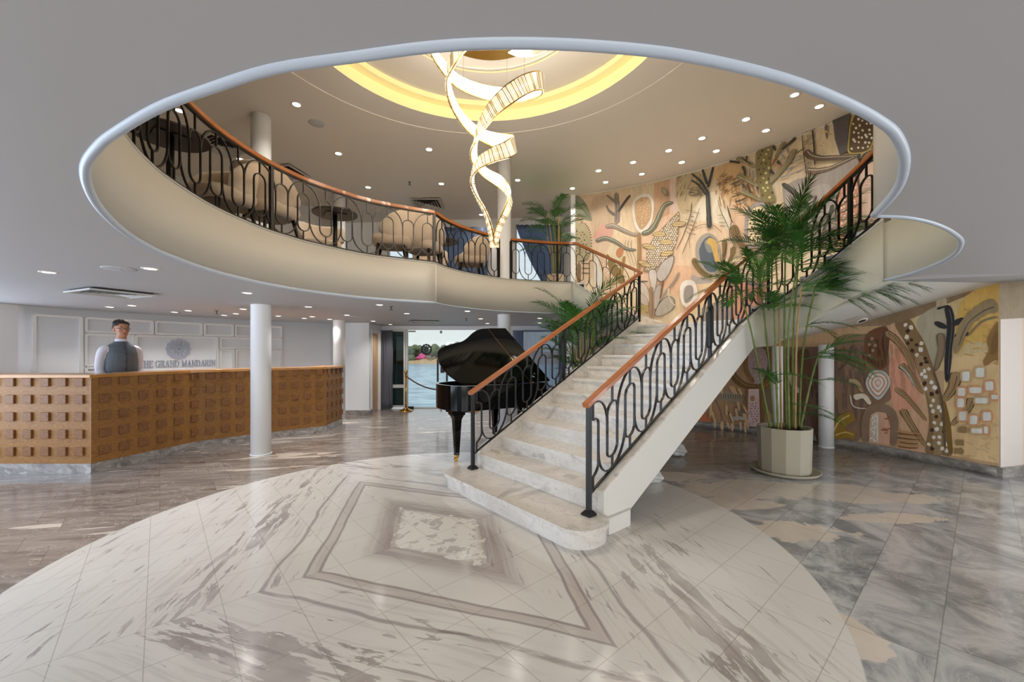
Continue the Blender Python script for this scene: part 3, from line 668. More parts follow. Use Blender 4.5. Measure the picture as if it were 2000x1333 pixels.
# ------------------------------------------------------------------ railings
def railing(name, label, P, base, top, m_iron, m_wood, posts=(), newel_foot=(), spacing=.25, phase=0.0, hw=.062, hh=.042, ext=.0, skip_rail=False, hextra=(0, 0), group=None, bar=.011, barw=.02):
    """P plan points, base(s) / top(s) heights by arc length; ovals and arches follow the slope"""
    t = thing(name, label, 'railing', (P[0][0], P[0][1], 0), group=group); org = Vector((P[0][0], P[0][1], 0))
    PP = [Vector((p[0], p[1], 0)) for p in P]; cl = cumlen(PP); LEN = cl[-1]
    def pl(s):
        s_ = min(max(s, 0), LEN)
        for i in range(len(PP)-1):
            if s_ <= cl[i+1] or i == len(PP)-2:
                u = (s_-cl[i])/max(1e-9, cl[i+1]-cl[i]); d = (PP[i+1]-PP[i]).normalized()
                return PP[i].lerp(PP[i+1], u)+d*(s-s_), d
    def W(s, v):
        p, d = pl(s); z = base(s)+v*(top(s)-base(s)); return Vector((p.x, p.y, z))-org
    def Nn(s): d = pl(s)[1]; return Vector((d.y, -d.x, 0))
    ns = max(2, int(LEN/.06))
    hr = [W(LEN*i/ns, 1)+Vector((0, 0, hh/2+.008)) for i in range(ns+1)]
    d0 = (hr[0]-hr[1]).normalized(); d1 = (hr[-1]-hr[-2]).normalized(); hr[0] += d0*hextra[0]; hr[-1] += d1*hextra[1]
    b = B(); sweep(b, hr, hw, hh); bmesh.ops.bevel(b, geom=[e for e in b.edges], offset=.005, segments=2, affect='EDGES'); obj('handrail', b, m_wood, t)
    b = B(); sweep(b, [W(LEN*i/ns, 1)+Vector((0, 0, .003)) for i in range(ns+1)], .03, .01); obj('top_rail', b, m_iron, t)
    b = B(); sweep(b, [W(LEN*i/ns, 0)+Vector((0, 0, .012)) for i in range(ns+1)], .022, .012); obj('bottom_rail', b, m_iron, t)
    ro = .27*spacing; ah = spacing-ro
    def strip(pts, nm):
        pts = [(min(max(s, .012), LEN-.012), v) for s, v in pts]
        pts = [p for i, p in enumerate(pts) if i == 0 or abs(p[0]-pts[i-1][0])+abs(p[1]-pts[i-1][1]) > 1e-3]
        if len(pts) < 2: return
        b = B(); sweep(b, [W(s, v) for s, v in pts], barw, bar, nrm=[Nn(s) for s, v in pts]); obj(nm, b, m_iron, t)
    i = 0; s = phase
    while s < LEN-.03:
        kind = i % 2; H = top(s)-base(s); rv = ro/H
        if s > .03:
            a0, a1 = .165, .80
            loop = [(s+ro*math.cos(PI*k/8), a1-rv+rv*math.sin(PI*k/8)) for k in range(9)]+[(s+ro*math.cos(PI+PI*k/8), a0+rv+rv*math.sin(PI+PI*k/8)) for k in range(9)]
            if ro*.9 < s < LEN-ro*.9:
                b = B(); sweep(b, [W(x, v) for x, v in loop], barw, bar, nrm=[Nn(x) for x, v in loop], closed=True); obj('oval', b, m_iron, t)
            else:
                sg = 1 if s < LEN/2 else -1
                strip([(s+sg*ro*math.cos(PI/2-PI/2*k/8), a1-rv+rv*math.sin(PI/2-PI/2*k/8)) for k in range(9)]+[(s+sg*ro*math.cos(-PI/2*k/8), a0+rv+rv*math.sin(-PI/2*k/8)) for k in range(9)], 'oval')
            strip([(s, 1), (s, a1)], 'bar'); strip([(s, a0), (s, 0)], 'bar')
        lo, hi = max(.012, s-ah), min(LEN-.012, s+ah)
        if kind == 0:      # arch over the oval
            A = [(s-ah, .46)]+[(s-ah*math.cos(PI*k/14), .60+.385*math.sin(PI*k/14)) for k in range(15)]+[(s+ah, .46)]
        else:
            A = [(s-ah, .52)]+[(s-ah*math.cos(PI*k/14), .38-.36*math.sin(PI*k/14)) for k in range(15)]+[(s+ah, .52)]
        A = [p for p in A if lo-.001 <= p[0] <= hi+.001]
        if len(A) > 3: strip(A, 'arch')
        s += spacing; i += 1
    for ps, foot in posts:
        p, d = pl(ps); z0, z1 = base(ps)-(foot or 0), top(ps)
        b = B(); m = frame_mtx((p.x-org.x, p.y-org.y, 0), d); box(b, -.017, .017, -.017, .017, z0, z1, m); obj('post', b, m_iron, t)
        if foot is not None and foot > 0:
            b = B(); 
            vs = box(b, -.045, .045, -.045, .045, z0, z0+.012, m); vs2 = box(b, -.045, .045, -.045, .045, z0+.012, z0+.04, m)
            for v in vs2[4:]:
                c0 = m @ Vector((0, 0, z0+.04)); v.co = c0.lerp(v.co, .5)
            obj('foot_plate', b, m_iron, t)
    return t
# right rail: newel on the first step, up the flight, round the curve, up to the upper floor
e_r = WID-.01
st = L2+D*(-.10)+E*(e_r)
ptsR = [tuple((L2+D*s+E*(e_r)).xy) for s in [-.10+.2*i for i in range(16)]]
inR = [(p.x+.03, p.y+.03) for p in JR]
PR = [(v.x, v.y) for v in spline([(p[0], p[1], 0) for p in ptsR[:-1]], 1)]
PR = PR+[(v.x, v.y) for v in spline([(PR[-1][0], PR[-1][1], 0), (3.14, 5.19, 0), (3.33, 5.09, 0), (3.43, 4.8, 0), (3.46, 4.4, 0), (3.48, 3.83, 0), (3.40, 3.50, 0), (3.25, 3.16, 0)], 6)][1:]
_c = cumlen([Vector((p[0], p[1], 0)) for p in PR])
def nearest_s(x, y):
    return min(range(len(PR)), key=lambda i: (PR[i][0]-x)**2+(PR[i][1]-y)**2)
sA = _c[nearest_s(3.12, 5.2)]; sB = _c[nearest_s(3.48, 3.83)]
def baseR(s):
    if s <= sA: return nose(s-.10)+.016 if s > .10 else nose(0)+.016-(.10-s)*.6
    if s <= sB: return interp([(sA, nose(sA-.10)+.016), (sA+.2, nose(sA-.10)+.10), (sB, UPF+.06)], s)
    return UPF+.06
def topR(s):
    if s <= sA: return 1.02+(nose(max(s, .0)-.10)-nose(-.10))
    return interp([(sA, 1.02+nose(sA-.10)-nose(-.10)), (sA+.22, 2.84), (sA+.5, 2.97), (sB-.3, 3.25), (sB, 3.37), (sB+.5, 3.38)], s)
LR = _c[-1]
railing('stair_railing', 'iron stair railing with wooden handrail on the right, passing behind the large palm', PR, baseR, topR, M['black'], M['rail'],
        posts=[(.0, baseR(0)-R1), (2.05, None), (sA+.12, None), (sB-.35, None)], phase=.05, hextra=(.05, 0))
# left rail
e_l = .0
ptsL = [tuple((L2+D*(-.10+.2*i)+E*e_l).xy) for i in range(16)]+[tuple((L(12)+D*.02).xy)]
_cl = cumlen([Vector((p[0], p[1], 0)) for p in ptsL]); LL = _cl[-1]
def baseL(s): return nose(s-.10)+.016 if s > .10 else nose(0)+.016-(.10-s)*.6
def topL(s): return .985+.5298*s
railing('stair_railing', 'iron stair railing with wooden handrail on the left, beside the grand piano', ptsL, baseL, topL, M['black'], M['rail'],
        posts=[(0, baseL(0)-R1), (1.45, None), (LL, None)], phase=.05, hextra=(.05, .06))
# left upper flight: from the column edge along the landing void down to the stair head
PU = [(v.x, v.y) for v in spline([(-.02, 6.86, 0), (.45, 7.05, 0), (.85, 7.14, 0), (1.07, 7.15, 0), (1.4, 6.98, 0), (1.75, 6.78, 0), (2.06, 6.58, 0)], 6)]
_cu = cumlen([Vector((p[0], p[1], 0)) for p in PU]); LU = _cu[-1]
sU = min(range(len(PU)), key=lambda i: (PU[i][0]-1.07)**2+(PU[i][1]-7.15)**2); sU = _cu[sU]
railing('balcony_railing', 'iron railing with wooden handrail from the cream column down to the stair landing', PU,
        lambda s: interp([(0, UPF+.012), (sU, UPF+.012), (LU, ZL+.06)], s), lambda s: interp([(0, 3.32), (sU-.15, 3.33), (sU+.05, 3.33), (LU, 2.72)], s), M['black'], M['railup'],
        posts=[(0, None), (sU-.28, None), (LU, None)], phase=.09, group='upper balcony railings', spacing=.235, bar=.009, barw=.013)
# balcony rail left of the column: the long curve and the short one
q = [p for p in main_s if p[0] < -1.0 or p[1] > 3.4]
k0 = next(i for i, p in enumerate(main_s) if p[0] < -1.15)
PB = main_s[k0:]
PB = [(p[0]-.02*(p[0]-CX)/2.5*-1-.0, p[1]) for p in PB]
_cb = cumlen([Vector((p[0], p[1], 0)) for p in PB]); LB = _cb[-1]
railing('balcony_railing', 'long curved iron railing with wooden handrail in front of the upstairs lounge chairs', PB, lambda s: UPF+.012, lambda s: 3.32, M['bronze'], M['railup'],
        posts=[(LB, None), (LB-2.05, None), (LB-4.1, None)], phase=.07, group='upper balcony railings', spacing=.262, bar=.0095, barw=.015)
PC = [(v.x, v.y) for v in spline([(-1.05, 5.56, 0), (-.94, 5.88, 0), (-.72, 6.24, 0), (-.38, 6.60, 0), (-.22, 6.74, 0)], 6)]
_cc = cumlen([Vector((p[0], p[1], 0)) for p in PC]); LC = _cc[-1]
railing('balcony_railing', 'short curved iron railing with wooden handrail between the balcony corner and the cream column', PC, lambda s: UPF+.012, lambda s: 3.32, M['black'], M['railup'],
        posts=[(LC, None)], phase=.2, group='upper balcony railings', spacing=.235, bar=.009, barw=.013)
# ------------------------------------------------------------------ painted murals on the round wall
def wall_sz(x, y):                       # spot seen at (x, y) -> arc length along the wall, height
    r = (x-1000)/FPX; a = 1+r*r; Y = (2*CY+math.sqrt(4*CY*CY+4*a*(RW*RW-CY*CY)))/(2*a)
    return (-RW*math.atan2(Y-CY, r*Y), CAMH+(HZ-y)*Y/FPX)
FR = {'U': (1100, 220, .31496), 'V': (1350, 200, .2251), 'A': (980, 180, .3451), 'W': (1560, 520, .3301), 'K': (1240, 440, .39)}
class Mural:
    def __init__(s): s.bm = bmesh.new(); s.cl = s.bm.loops.layers.float_color.new('paint'); s.k = 0; s.gain = 1.0
    def c(s, f, p): o = FR[f]; return wall_sz(o[0]+p[0]*o[2], o[1]+p[1]*o[2])
    def raw(s, pts, col, new=True):
        if new: s.k += 1
        if len(pts) < 3: return
        tris = tessellate_polygon([[Vector((p[0], p[1], 0)) for p in pts]])
        vs = [s.bm.verts.new((p[0], p[1], s.k)) for p in pts]; c = tuple(min(.95, v*s.gain) for v in lin(col)[:3])+(1,)
        for t in tris:
            try: f = s.bm.faces.new([vs[i] for i in t])
            except ValueError: continue
            for lp in f.loops: lp[s.cl] = c
    def P(s, f, pts, col, smooth=True, new=True, rough=0):
        q = [s.c(f, p) for p in pts]
        if smooth and len(q) > 3: q = [(v.x, v.y) for v in spline([(a, b_, 0) for a, b_ in q], 5, closed=True)]
        if rough: q = [(a+random.uniform(-rough, rough), b_+random.uniform(-rough, rough)) for a, b_ in q]
        s.raw(q, col, new)
    def S(s, f, pts, wd, col, taper=.5, new=True, jag=.08, hl=None):
        q = [Vector(s.c(f, p)+(0,)) for p in pts]; q = spline(q, 6) if len(q) > 2 else [q[0].lerp(q[1], i/6) for i in range(7)]
        o = FR[f]; m = (sum(p[0] for p in pts)/len(pts), sum(p[1] for p in pts)/len(pts))
        a, b_ = s.c(f, m), s.c(f, (m[0], m[1]+10)); pw = wd*abs(a[1]-b_[1])/10
        n = len(q); lft, rgt = [], []
        for i, p in enumerate(q):
            t = (q[min(n-1, i+1)]-q[max(0, i-1)]); t.z = 0; t.normalize(); nn = Vector((-t.y, t.x, 0)); u = i/(n-1)
            k = math.sqrt(max(0, 1-(2*abs(u-.5))**8*.0-((2*u-1)**6)))*(1-taper*u)+.04
            k *= 1+random.uniform(-jag, jag); lft.append(p+nn*pw*k/2); rgt.append(p-nn*pw*k/2)
        s.raw([(v.x, v.y) for v in lft+rgt[::-1]], col, new)
        if hl:
            s.raw([(v.x, v.y) for v in [a.lerp(b_, .30) for a, b_ in zip(lft, rgt)][2:-2]+[a.lerp(b_, .42) for a, b_ in zip(lft, rgt)][2:-2][::-1]], hl)
    def O(s, f, c_, rx, ry, col, rot=0, new=True, n=16, jag=.05, sq=1.0):
        pts = []
        for i in range(n):
            a = 2*PI*i/n; j = 1+random.uniform(-jag, jag); ca, sa = math.cos(a), math.sin(a)
            ca = math.copysign(abs(ca)**sq, ca); sa = math.copysign(abs(sa)**sq, sa)
            x, y = rx*j*ca, ry*j*sa
            pts.append((c_[0]+x*math.cos(rot)-y*math.sin(rot), c_[1]+x*math.sin(rot)+y*math.cos(rot)))
        s.P(f, pts, col, smooth=False, new=new)
    def dots(s, f, poly, step, r, cols, jit=.3, sq=1.0, inset=0):
        s.k += 1; xs = [p[0] for p in poly]; ys = [p[1] for p in poly]
        def ins(x, y):
            k = False; j = len(poly)-1
            for i in range(len(poly)):
                if (poly[i][1] > y) != (poly[j][1] > y) and x < (poly[j][0]-poly[i][0])*(y-poly[i][1])/(poly[j][1]-poly[i][1])+poly[i][0]: k = not k
                j = i
            return k
        y = min(ys); row = 0
        while y < max(ys):
            x = min(xs)+(step/2 if row % 2 else 0)
            while x < max(xs):
                px, py = x+random.uniform(-jit, jit)*step, y+random.uniform(-jit, jit)*step
                if all(ins(px+a*(r+inset), py+b_*(r+inset)) for a, b_ in ((1,0),(-1,0),(0,1),(0,-1))):
                    s.O(f, (px, py), r*random.uniform(.8, 1.15), r*random.uniform(.8, 1.25), random.choice(cols), new=False, n=7, jag=.12, sq=sq, rot=random.uniform(0, 1))
                x += step
            y += step*.87; row += 1
    def lines(s, f, x0, x1, y0, y1, n, col, ln, wd, ang, sp=.3):
        s.k += 1
        for _ in range(n):
            x, y = random.uniform(x0, x1), random.uniform(y0, y1); a = ang+random.uniform(-sp, sp); q = ln*random.uniform(.5, 1.1)
            s.S(f, [(x, y), (x+math.cos(a)*q, y+math.sin(a)*q)], wd, col, new=False)
    def build(s, name, label, smin, smax):
        bm = s.bm
        for k_, cl_ in ((smin, False), (smax, True)):
            bmesh.ops.bisect_plane(bm, geom=bm.verts[:]+bm.edges[:]+bm.faces[:], plane_co=(k_, 0, 0), plane_no=(1, 0, 0), clear_outer=cl_, clear_inner=not cl_)
        s0 = min(v.co.x for v in bm.verts); s1 = max(v.co.x for v in bm.verts); k = math.floor(s0/.1)
        while k*.1 < s1:
            g = bm.verts[:]+bm.edges[:]+bm.faces[:]
            bmesh.ops.bisect_plane(bm, geom=g, plane_co=(k*.1, 0, 0), plane_no=(1, 0, 0)); k += 1
        for v in bm.verts:
            r = RW-.004-.00025*v.co.z; a = -v.co.x/RW; z = v.co.y; 
            X = CX+r*math.cos(a)
            z = min(z, zc(X)-.004); v.co = (X, CY+r*math.sin(a), z)
        me = bpy.data.meshes.new(name); bm.to_mesh(me); bm.free(); o = bpy.data.objects.new(name, me); COL.objects.link(o)
        me.materials.append(M['paint']); tag(o, label, 'mural'); return o
m, n_, l_, b_p = newmat('mural_paint'); t_ = NT(m)
at_ = n_.new('ShaderNodeAttribute'); at_.attribute_name = 'paint'
ps = n_.new('ShaderNodeNewGeometry'); sp_ = n_.new('ShaderNodeSeparateXYZ'); l_.new(ps.outputs['Position'], sp_.inputs[0])
sx_ = t_.m('SUBTRACT', sp_.outputs[0], sp_.outputs[1])
bn = t_.noise(t_.xyz(t_.m('MULTIPLY', sx_, 9), 0.0, t_.m('MULTIPLY', sp_.outputs[2], 2.2)), 1.3, 6, .65, .8)
bn2 = t_.noise(t_.xyz(sx_, 0.0, sp_.outputs[2]), 2.0, 5, .6, .5)
k_ = t_.m('ADD', t_.m('MULTIPLY', bn, .7), t_.m('MULTIPLY', bn2, .5))
hs = n_.new('ShaderNodeMix'); hs.data_type = 'RGBA'; hs.blend_type = 'MULTIPLY'; hs.inputs['Factor'].default_value = 1
l_.new(at_.outputs['Color'], hs.inputs['A'])
l_.new(t_.mix(t_.ss(k_, .42, .78), (.89, .87, .84, 1), (1.08, 1.09, 1.12, 1)), hs.inputs['B'])
l_.new(hs.outputs['Result'], b_p.inputs['Base Color']); b_p.inputs['Roughness'].default_value = .7
M['paint'] = m
WT, CRM, TAN, OLV, DK, GRY, PNK = (232, 226, 216), (228, 212, 184), (200, 172, 132), (136, 126, 84), (58, 58, 54), (150, 144, 140), (220, 188, 164)
u = Mural()
sL, sR = -RW*math.atan2(5.65, 1.3), RW*.35
N_ = 20
u.raw([(sL, ZL-.05), (sR, ZL-.05), (sR, 5.1), (sL, 5.1)], (218, 200, 170))
u.P('U', [(0,480),(180,510),(300,500),(330,700),(200,1000),(60,1100),(0,1100)], (212,188,160))
u.P('U', [(180,545),(300,530),(310,700),(290,780),(190,790)], (196,172,146))
for x, y in ((205,575),(240,550),(215,610),(250,600),(285,560),(210,655),(245,640),(280,620),(200,700),(235,690),(225,730),(265,700)): u.O('U', (x,y), 12, 14, (226,214,190), sq=.5, new=False)
u.P('U', [(240,700),(295,710),(290,780),(190,775)], (206,158,142), new=True)
for x, y in ((250,725),(275,735),(225,752),(262,760)): u.O('U', (x,y), 11, 9, (222,202,178), sq=.5, new=False)
u.P('U', [(330,500),(430,480),(440,780),(460,1000),(380,1000),(330,800)], (226,204,172))
u.P('U', [(565,440),(662,415),(665,640),(600,720),(560,700)], (206,170,138), smooth=False)
u.P('U', [(662,415),(697,405),(708,620),(662,640)], (224,200,188), smooth=False)
u.P('U', [(700,405),(850,375),(870,500),(780,620),(720,600)], (196,178,142))
u.lines('U', 700, 860, 400, 560, 26, (140,128,100), 60, 5, -1.1)
u.P('U', [(490,760),(640,640),(720,640),(740,900),(640,1060),(480,1060)], (224,192,164))
u.P('U', [(870,520),(950,500),(1030,640),(1060,740),(1000,720),(900,730),(800,780),(810,640)], (230,218,196))
u.P('U', [(780,700),(960,690),(1060,800),(1060,1000),(900,1100),(740,1060),(700,960)], (226,200,170))
u.P('U', [(940,360),(1120,320),(1210,560),(1130,700),(1030,560)], (208,174,128))
u.P('U', [(1040,560),(1150,600),(1130,760),(1180,860),(1120,960),(1060,760)], (222,188,156))
u.P('U', [(600,960),(800,960),(830,1090),(780,1200),(600,1060)], (222,184,152))
u.P('U', [(760,1070),(1000,1060),(960,1200),(800,1250),(690,1230)], (222,196,160))
u.lines('U', 940, 1200, 400, 540, 40, (176,132,82), 70, 9, 1.5)
u.P('U', [(800,1010),(840,1020),(930,1040),(900,1060),(800,1060)], (178,168,164))
u.P('U', [(860,1215),(1000,1150),(1100,1180),(1100,1333),(860,1333)], (150,138,130), smooth=False)
u.P('U', [(1000,1050),(1270,1040),(1270,1333),(1060,1333)], (192,138,112), smooth=False)
u.P('V', [(1460,560),(1640,520),(1660,1150),(1480,1130)], (226,198,180))
u.lines('V', 1490, 1620, 670, 780, 30, (170,150,134), 90, 4, 0, .08)
u.P('V', [(740,300),(980,250),(1000,480),(820,640),(720,640)], (224,204,168))
u.P('V', [(1060,240),(1250,160),(1290,480),(1080,640)], (226,208,174))
u.lines('V', 700, 1000, 450, 640, 22, (156,148,146), 110, 8, -.55)
# left forms
u.P('U', [(60,520),(100,520),(150,580),(178,668),(130,660),(80,630),(50,590)], (136,138,116)); u.S('U', [(70,540),(120,600),(170,660)], 5, (84,92,82))
u.P('U', [(62,700),(110,685),(160,715),(172,800),(165,900),(110,922),(62,905)], (172,160,128))
for i in range(22):
    a = -PI/2+PI*i/21; u.S('U', [(112+58*math.cos(a), 803+115*math.sin(a)), (112+72*math.cos(a), 803+128*math.sin(a))], 5, (48,46,40), new=i == 0)
u.dots('U', [(70,720),(150,720),(155,890),(70,890)], 22, 5, [(88,80,62),(140,128,96)])
u.S('U', [(98,925),(98,1070)], 24, (128,108,80), taper=0)
for yy in (940,970,1000): u.S('U', [(55,yy),(90,yy+2)], 8, (98,88,72)); u.S('U', [(112,yy-4),(170,yy-2)], 8, (98,88,72), new=False)
u.S('U', [(332,690),(336,600),(328,496)], 34, (140,128,118), taper=.1, hl=(96,90,86)); u.S('U', [(325,640),(285,610),(268,575)], 18, (110,102,94)); u.S('U', [(328,560),(292,530),(268,512)], 18, (128,120,108)); u.S('U', [(340,620),(380,560),(418,512)], 16, (84,78,72), taper=0)
u.S('U', [(260,712),(310,702),(380,735),(440,758),(480,752)], 30, (150,138,124), taper=.5, hl=(212,204,192)); u.S('U', [(200,800),(260,780),(330,805),(390,845),(455,853)], 28, (112,114,100), hl=(200,196,180))
u.O('U', (352,866), 22, 32, (186,128,88), rot=.4); u.P('U', [(270,880),(310,920),(370,1000),(380,1060),(330,1050),(285,980)], (132,112,66)); u.S('U', [(380,890),(370,960),(360,1030)], 22, (158,128,70))
u.P('U', [(190,920),(215,900),(230,990),(260,930),(285,900),(250,1000),(235,1100),(200,1100)], (216,212,204))
u.P('U', [(240,905),(270,930),(300,1000),(340,1050),(300,1070),(250,1000)], (208,172,140)); u.dots('U', [(240,905),(270,930),(300,1000),(340,1050),(300,1070),(250,1000)], 11, 3.4, [WT])
# white ring flower, stem and leaves
u.P('U', [(430,560),(470,514),(530,508),(562,560),(558,650),(530,720),(485,748),(450,720),(432,640)], WT)
u.P('U', [(446,565),(480,532),(528,528),(548,570),(544,650),(518,700),(485,728),(462,700),(446,640)], (194,160,122)); u.dots('U', [(446,565),(480,532),(528,528),(548,570),(544,650),(518,700),(485,728),(462,700),(446,640)], 19, 4, [(214,190,156)])
u.S('U', [(471,750),(474,860),(470,1010)], 26, (168,132,92), taper=.1, hl=(122,94,66))
u.S('U', [(485,752),(540,735),(580,680),(605,620),(635,572),(685,560)], 34, (112,116,92), taper=.3, hl=(214,212,196))
for x in (392,410,430): u.S('U', [(x,790),(x-8,830),(x+15,900),(x+30,960)], 3, (110,98,84))
# speckled mass with seed leaves
ms = [(722,620),(690,640),(640,690),(560,780),(520,860),(514,940),(496,985),(545,985),(610,940),(670,880),(700,820),(718,740)]
u.P('U', ms, (148,128,100)); u.dots('U', ms, 14, 4.6, [(238,232,220)], jit=.12)
for x, y, r_ in ((597,757,0),(718,694,-.1),(533,833,.2),(640,806,0),(645,876,-.2),(505,940,.4)):
    u.O('U', (x,y), 44, 17, (122,94,58), rot=r_); u.O('U', (x,y), 40, 14, (206,182,134), rot=r_); u.S('U', [(x-38,y),(x+38,y)], 3, (122,98,60))
for pg, sh in (([(690,890),(678,960),(640,1030),(600,1052),(574,1010),(600,950),(640,910)], (190,182,176)), ([(532,985),(575,978),(582,1050),(562,1125),(545,1080)], (204,196,188)), ([(566,1110),(600,1065),(618,1100),(596,1180),(566,1225)], (178,168,160)), ([(566,1250),(600,1180),(650,1140),(692,1160),(690,1210),(640,1250),(590,1268)], (172,164,152)), ([(476,1060),(505,1060),(535,1120),(532,1190),(490,1140)], (206,194,182)), ([(480,1120),(520,1150),(530,1200),(480,1180)], (188,176,164))):
    u.P('U', pg, (112,104,100)); cx_ = sum(p[0] for p in pg)/len(pg); cy_ = sum(p[1] for p in pg)/len(pg); u.P('U', [(cx_+(x-cx_)*.9, cy_+(y-cy_)*.93) for x, y in pg], sh)
    for k in (.35, .65): u.S('U', [(cx_+(pg[0][0]-cx_)*.8, cy_+(pg[0][1]-cy_)*.8), (cx_+(k-.5)*30, cy_), (cx_-(pg[0][0]-cx_)*.7, cy_-(pg[0][1]-cy_)*.7)], 4, (122,114,112), new=False)
u.S('U', [(546,1080),(550,1180),(552,1290)], 30, (156,128,102), taper=0, hl=(104,84,66)); u.S('U', [(722,992),(690,1050),(640,1110),(600,1170)], 20, (156,140,126), taper=.6)
u.S('U', [(625,1040),(612,1100),(600,1160)], 12, (128,92,62)); u.S('U', [(480,1050),(530,1050)], 12, (96,90,86))
u.P('U', [(450,1195),(530,1195),(530,1245),(450,1245)], (176,156,104), smooth=False); u.lines('U', 455, 525, 1205, 1240, 12, (120,100,60), 14, 4, 1.3)
u.P('U', [(725,1100),(745,1050),(800,1042),(828,1075),(835,1150),(800,1210),(740,1190)], (232,224,214)); u.P('U', [(750,1110),(765,1078),(798,1074),(812,1110),(800,1160),(765,1185),(750,1160)], (152,144,140))
for k in range(3): u.S('U', [(650+k*6,1090),(660,1150),(700,1200),(770+k*10,1210)], 7, (214,198,172))
# blue oval in its hood
u.S('U', [(790,850),(785,760),(840,705),(930,700),(990,750)], 4, (150,128,104), taper=0)
u.P('U', [(822,840),(850,775),(900,750),(950,775),(975,850),(975,930),(950,1000),(890,1000),(840,940)], (162,156,146)); u.P('U', [(845,860),(870,800),(910,770),(950,800),(968,870),(965,940),(945,990),(900,985),(860,930)], (88,98,110), rough=.004)
u.P('U', [(880,800),(930,790),(950,850),(900,870)], (132,136,132)); u.S('U', [(895,792),(935,815),(948,870),(962,935)], 44, (204,168,98), taper=.45)
for pp, wd in (([(808,905),(840,965),(890,1008),(935,1015)], 36), ([(1003,790),(1003,860),(988,950)], 28), ([(1056,835),(1048,890),(1025,925)], 28), ([(1062,708),(1085,775),(1125,855)], 46)): u.S('U', pp, wd, (124,104,66), taper=.5, hl=(92,74,46))
u.S('U', [(800,560),(790,640),(745,770),(700,860)], 4, (72,66,56), taper=0); u.S('U', [(850,590),(820,680),(780,780),(740,880)], 4, (110,98,80), taper=0); u.S('U', [(1020,580),(1045,670),(1035,760),(1065,830)], 4, (88,76,60), taper=0)
u.lines('U', 770, 850, 470, 520, 26, (84,72,56), 55, 3, 0, .12); u.lines('U', 750, 800, 600, 760, 20, (120,104,80), 50, 3, .2, .3); u.lines('U', 960, 1080, 400, 520, 16, (110,84,56), 50, 5, -.5)
for pp, wd in (([(910,720),(906,640),(898,480)], 30), ([(900,500),(855,430),(798,382)], 15), ([(896,450),(880,400),(866,355)], 16), ([(900,470),(918,400),(934,340)], 17), ([(888,515),(845,455),(795,422)], 13)): u.S('U', pp, wd, (56,58,54), taper=.25, hl=(104,106,98))
u.O('U', (990,686), 24, 7, (190,176,150)); u.O('U', (975,640), 16, 5, (190,176,150)); u.O('U', (632,494), 16, 30, (128,124,96), rot=-.6); u.O('U', (632,494), 11, 24, (166,158,126), rot=-.6)
# right part: olive tree, dotted pods, grey panel
ot = [(572,440),(640,405),(712,380),(695,520),(690,680),(720,780),(737,862),(625,866),(600,760),(575,660),(565,560)]
u.P('V', ot, (134,124,82)); u.dots('V', ot, 46, 10, [(216,206,140),(226,216,170),(84,72,46),(92,80,50)], sq=.6, jit=.22)
for pp, wd, cc in (([(400,485),(470,520),(570,572)], 40, (158,144,108)), ([(400,635),(470,665),(592,735)], 48, (160,150,116)), ([(425,765),(500,800),(615,858)], 40, (156,146,112)), ([(818,345),(770,430),(700,560)], 38, (150,138,104)), ([(908,408),(855,515),(775,615),(698,700)], 52, (156,146,112))): u.S('V', pp, wd, (92,84,62), taper=.5); u.S('V', pp, wd*.82, cc, taper=.5, hl=(76,68,48))
for pp, wd in (([(335,518),(390,524),(430,534)], 20), ([(440,480),(490,520),(530,550)], 10), ([(450,560),(470,600),(475,645)], 22), ([(490,470),(484,520)], 16), ([(345,720),(400,700),(440,680)], 16), ([(380,740),(430,720),(460,690)], 12), ([(455,710),(465,750)], 20), ([(490,715),(510,770),(530,790)], 16), ([(385,870),(440,855),(490,830)], 16), ([(355,830),(400,815),(430,800)], 10), ([(745,505),(790,555)], 22), ([(690,595),(730,632)], 24), ([(720,380),(740,430)], 22), ([(920,312),(860,365),(790,420)], 28), ([(997,398),(960,425),(920,450)], 10)): u.S('V', pp, wd, (70,66,58), taper=.4)
for pp in ([(510,580),(500,650)], [(540,590),(545,670)], [(790,450),(815,500)], [(840,400),(850,450)], [(900,520),(980,480)], [(820,600),(900,560)], [(780,660),(860,630)], [(540,900),(600,860)], [(450,890),(500,860)], [(560,730),(575,790)]): u.S('V', pp, 14, (158,158,160), taper=.4)
for pp in ([(720,560),(760,500)], [(740,590),(790,540)], [(700,540),(740,480)]): u.S('V', pp, 18, (206,150,106))
u.lines('V', 975, 1060, 260, 400, 14, (120,108,76), 80, 5, -.5); u.S('V', [(972,280),(985,450),(1015,640)], 7, (76,66,54), taper=0); u.S('V', [(1062,240),(1078,400),(1085,560)], 12, (66,58,52), taper=0)
u.lines('V', 1000, 1080, 500, 620, 14, (96,84,70), 60, 4, -.4); u.S('V', [(1180,195),(1190,325)], 24, (112,106,100)); u.lines('V', 1120, 1230, 230, 400, 7, (206,176,120), 30, 12, .5)
gp = [(800,745),(930,672),(1100,640),(1330,545),(1465,465),(1475,560),(1350,680),(1270,830),(1262,960),(1275,1150),(1100,1230),(800,1230),(835,1000),(812,880)]
u.P('V', gp, (152,144,138), smooth=False); u.P('V', [(830,820),(1000,760),(1200,720),(1250,900),(1100,1000),(900,980)], (162,154,148))
for pp, wd in (([(798,710),(890,780),(1000,880),(1070,1010),(1140,1170)], 44), ([(795,935),(880,915),(985,915)], 26), ([(1100,815),(1070,930),(1110,1080)], 24), ([(1158,840),(1160,905)], 36), ([(1240,890),(1215,990),(1150,1140)], 34), ([(920,1040),(1000,1065),(1080,1080)], 30), ([(885,1120),(830,1220)], 26)): u.S('V', pp, wd, (66,66,58), taper=.4, hl=(98,100,92))
u.O('V', (1028,820), 42, 18, (70,74,64), rot=.1); u.O('V', (925,975), 22, 16, (66,68,60))
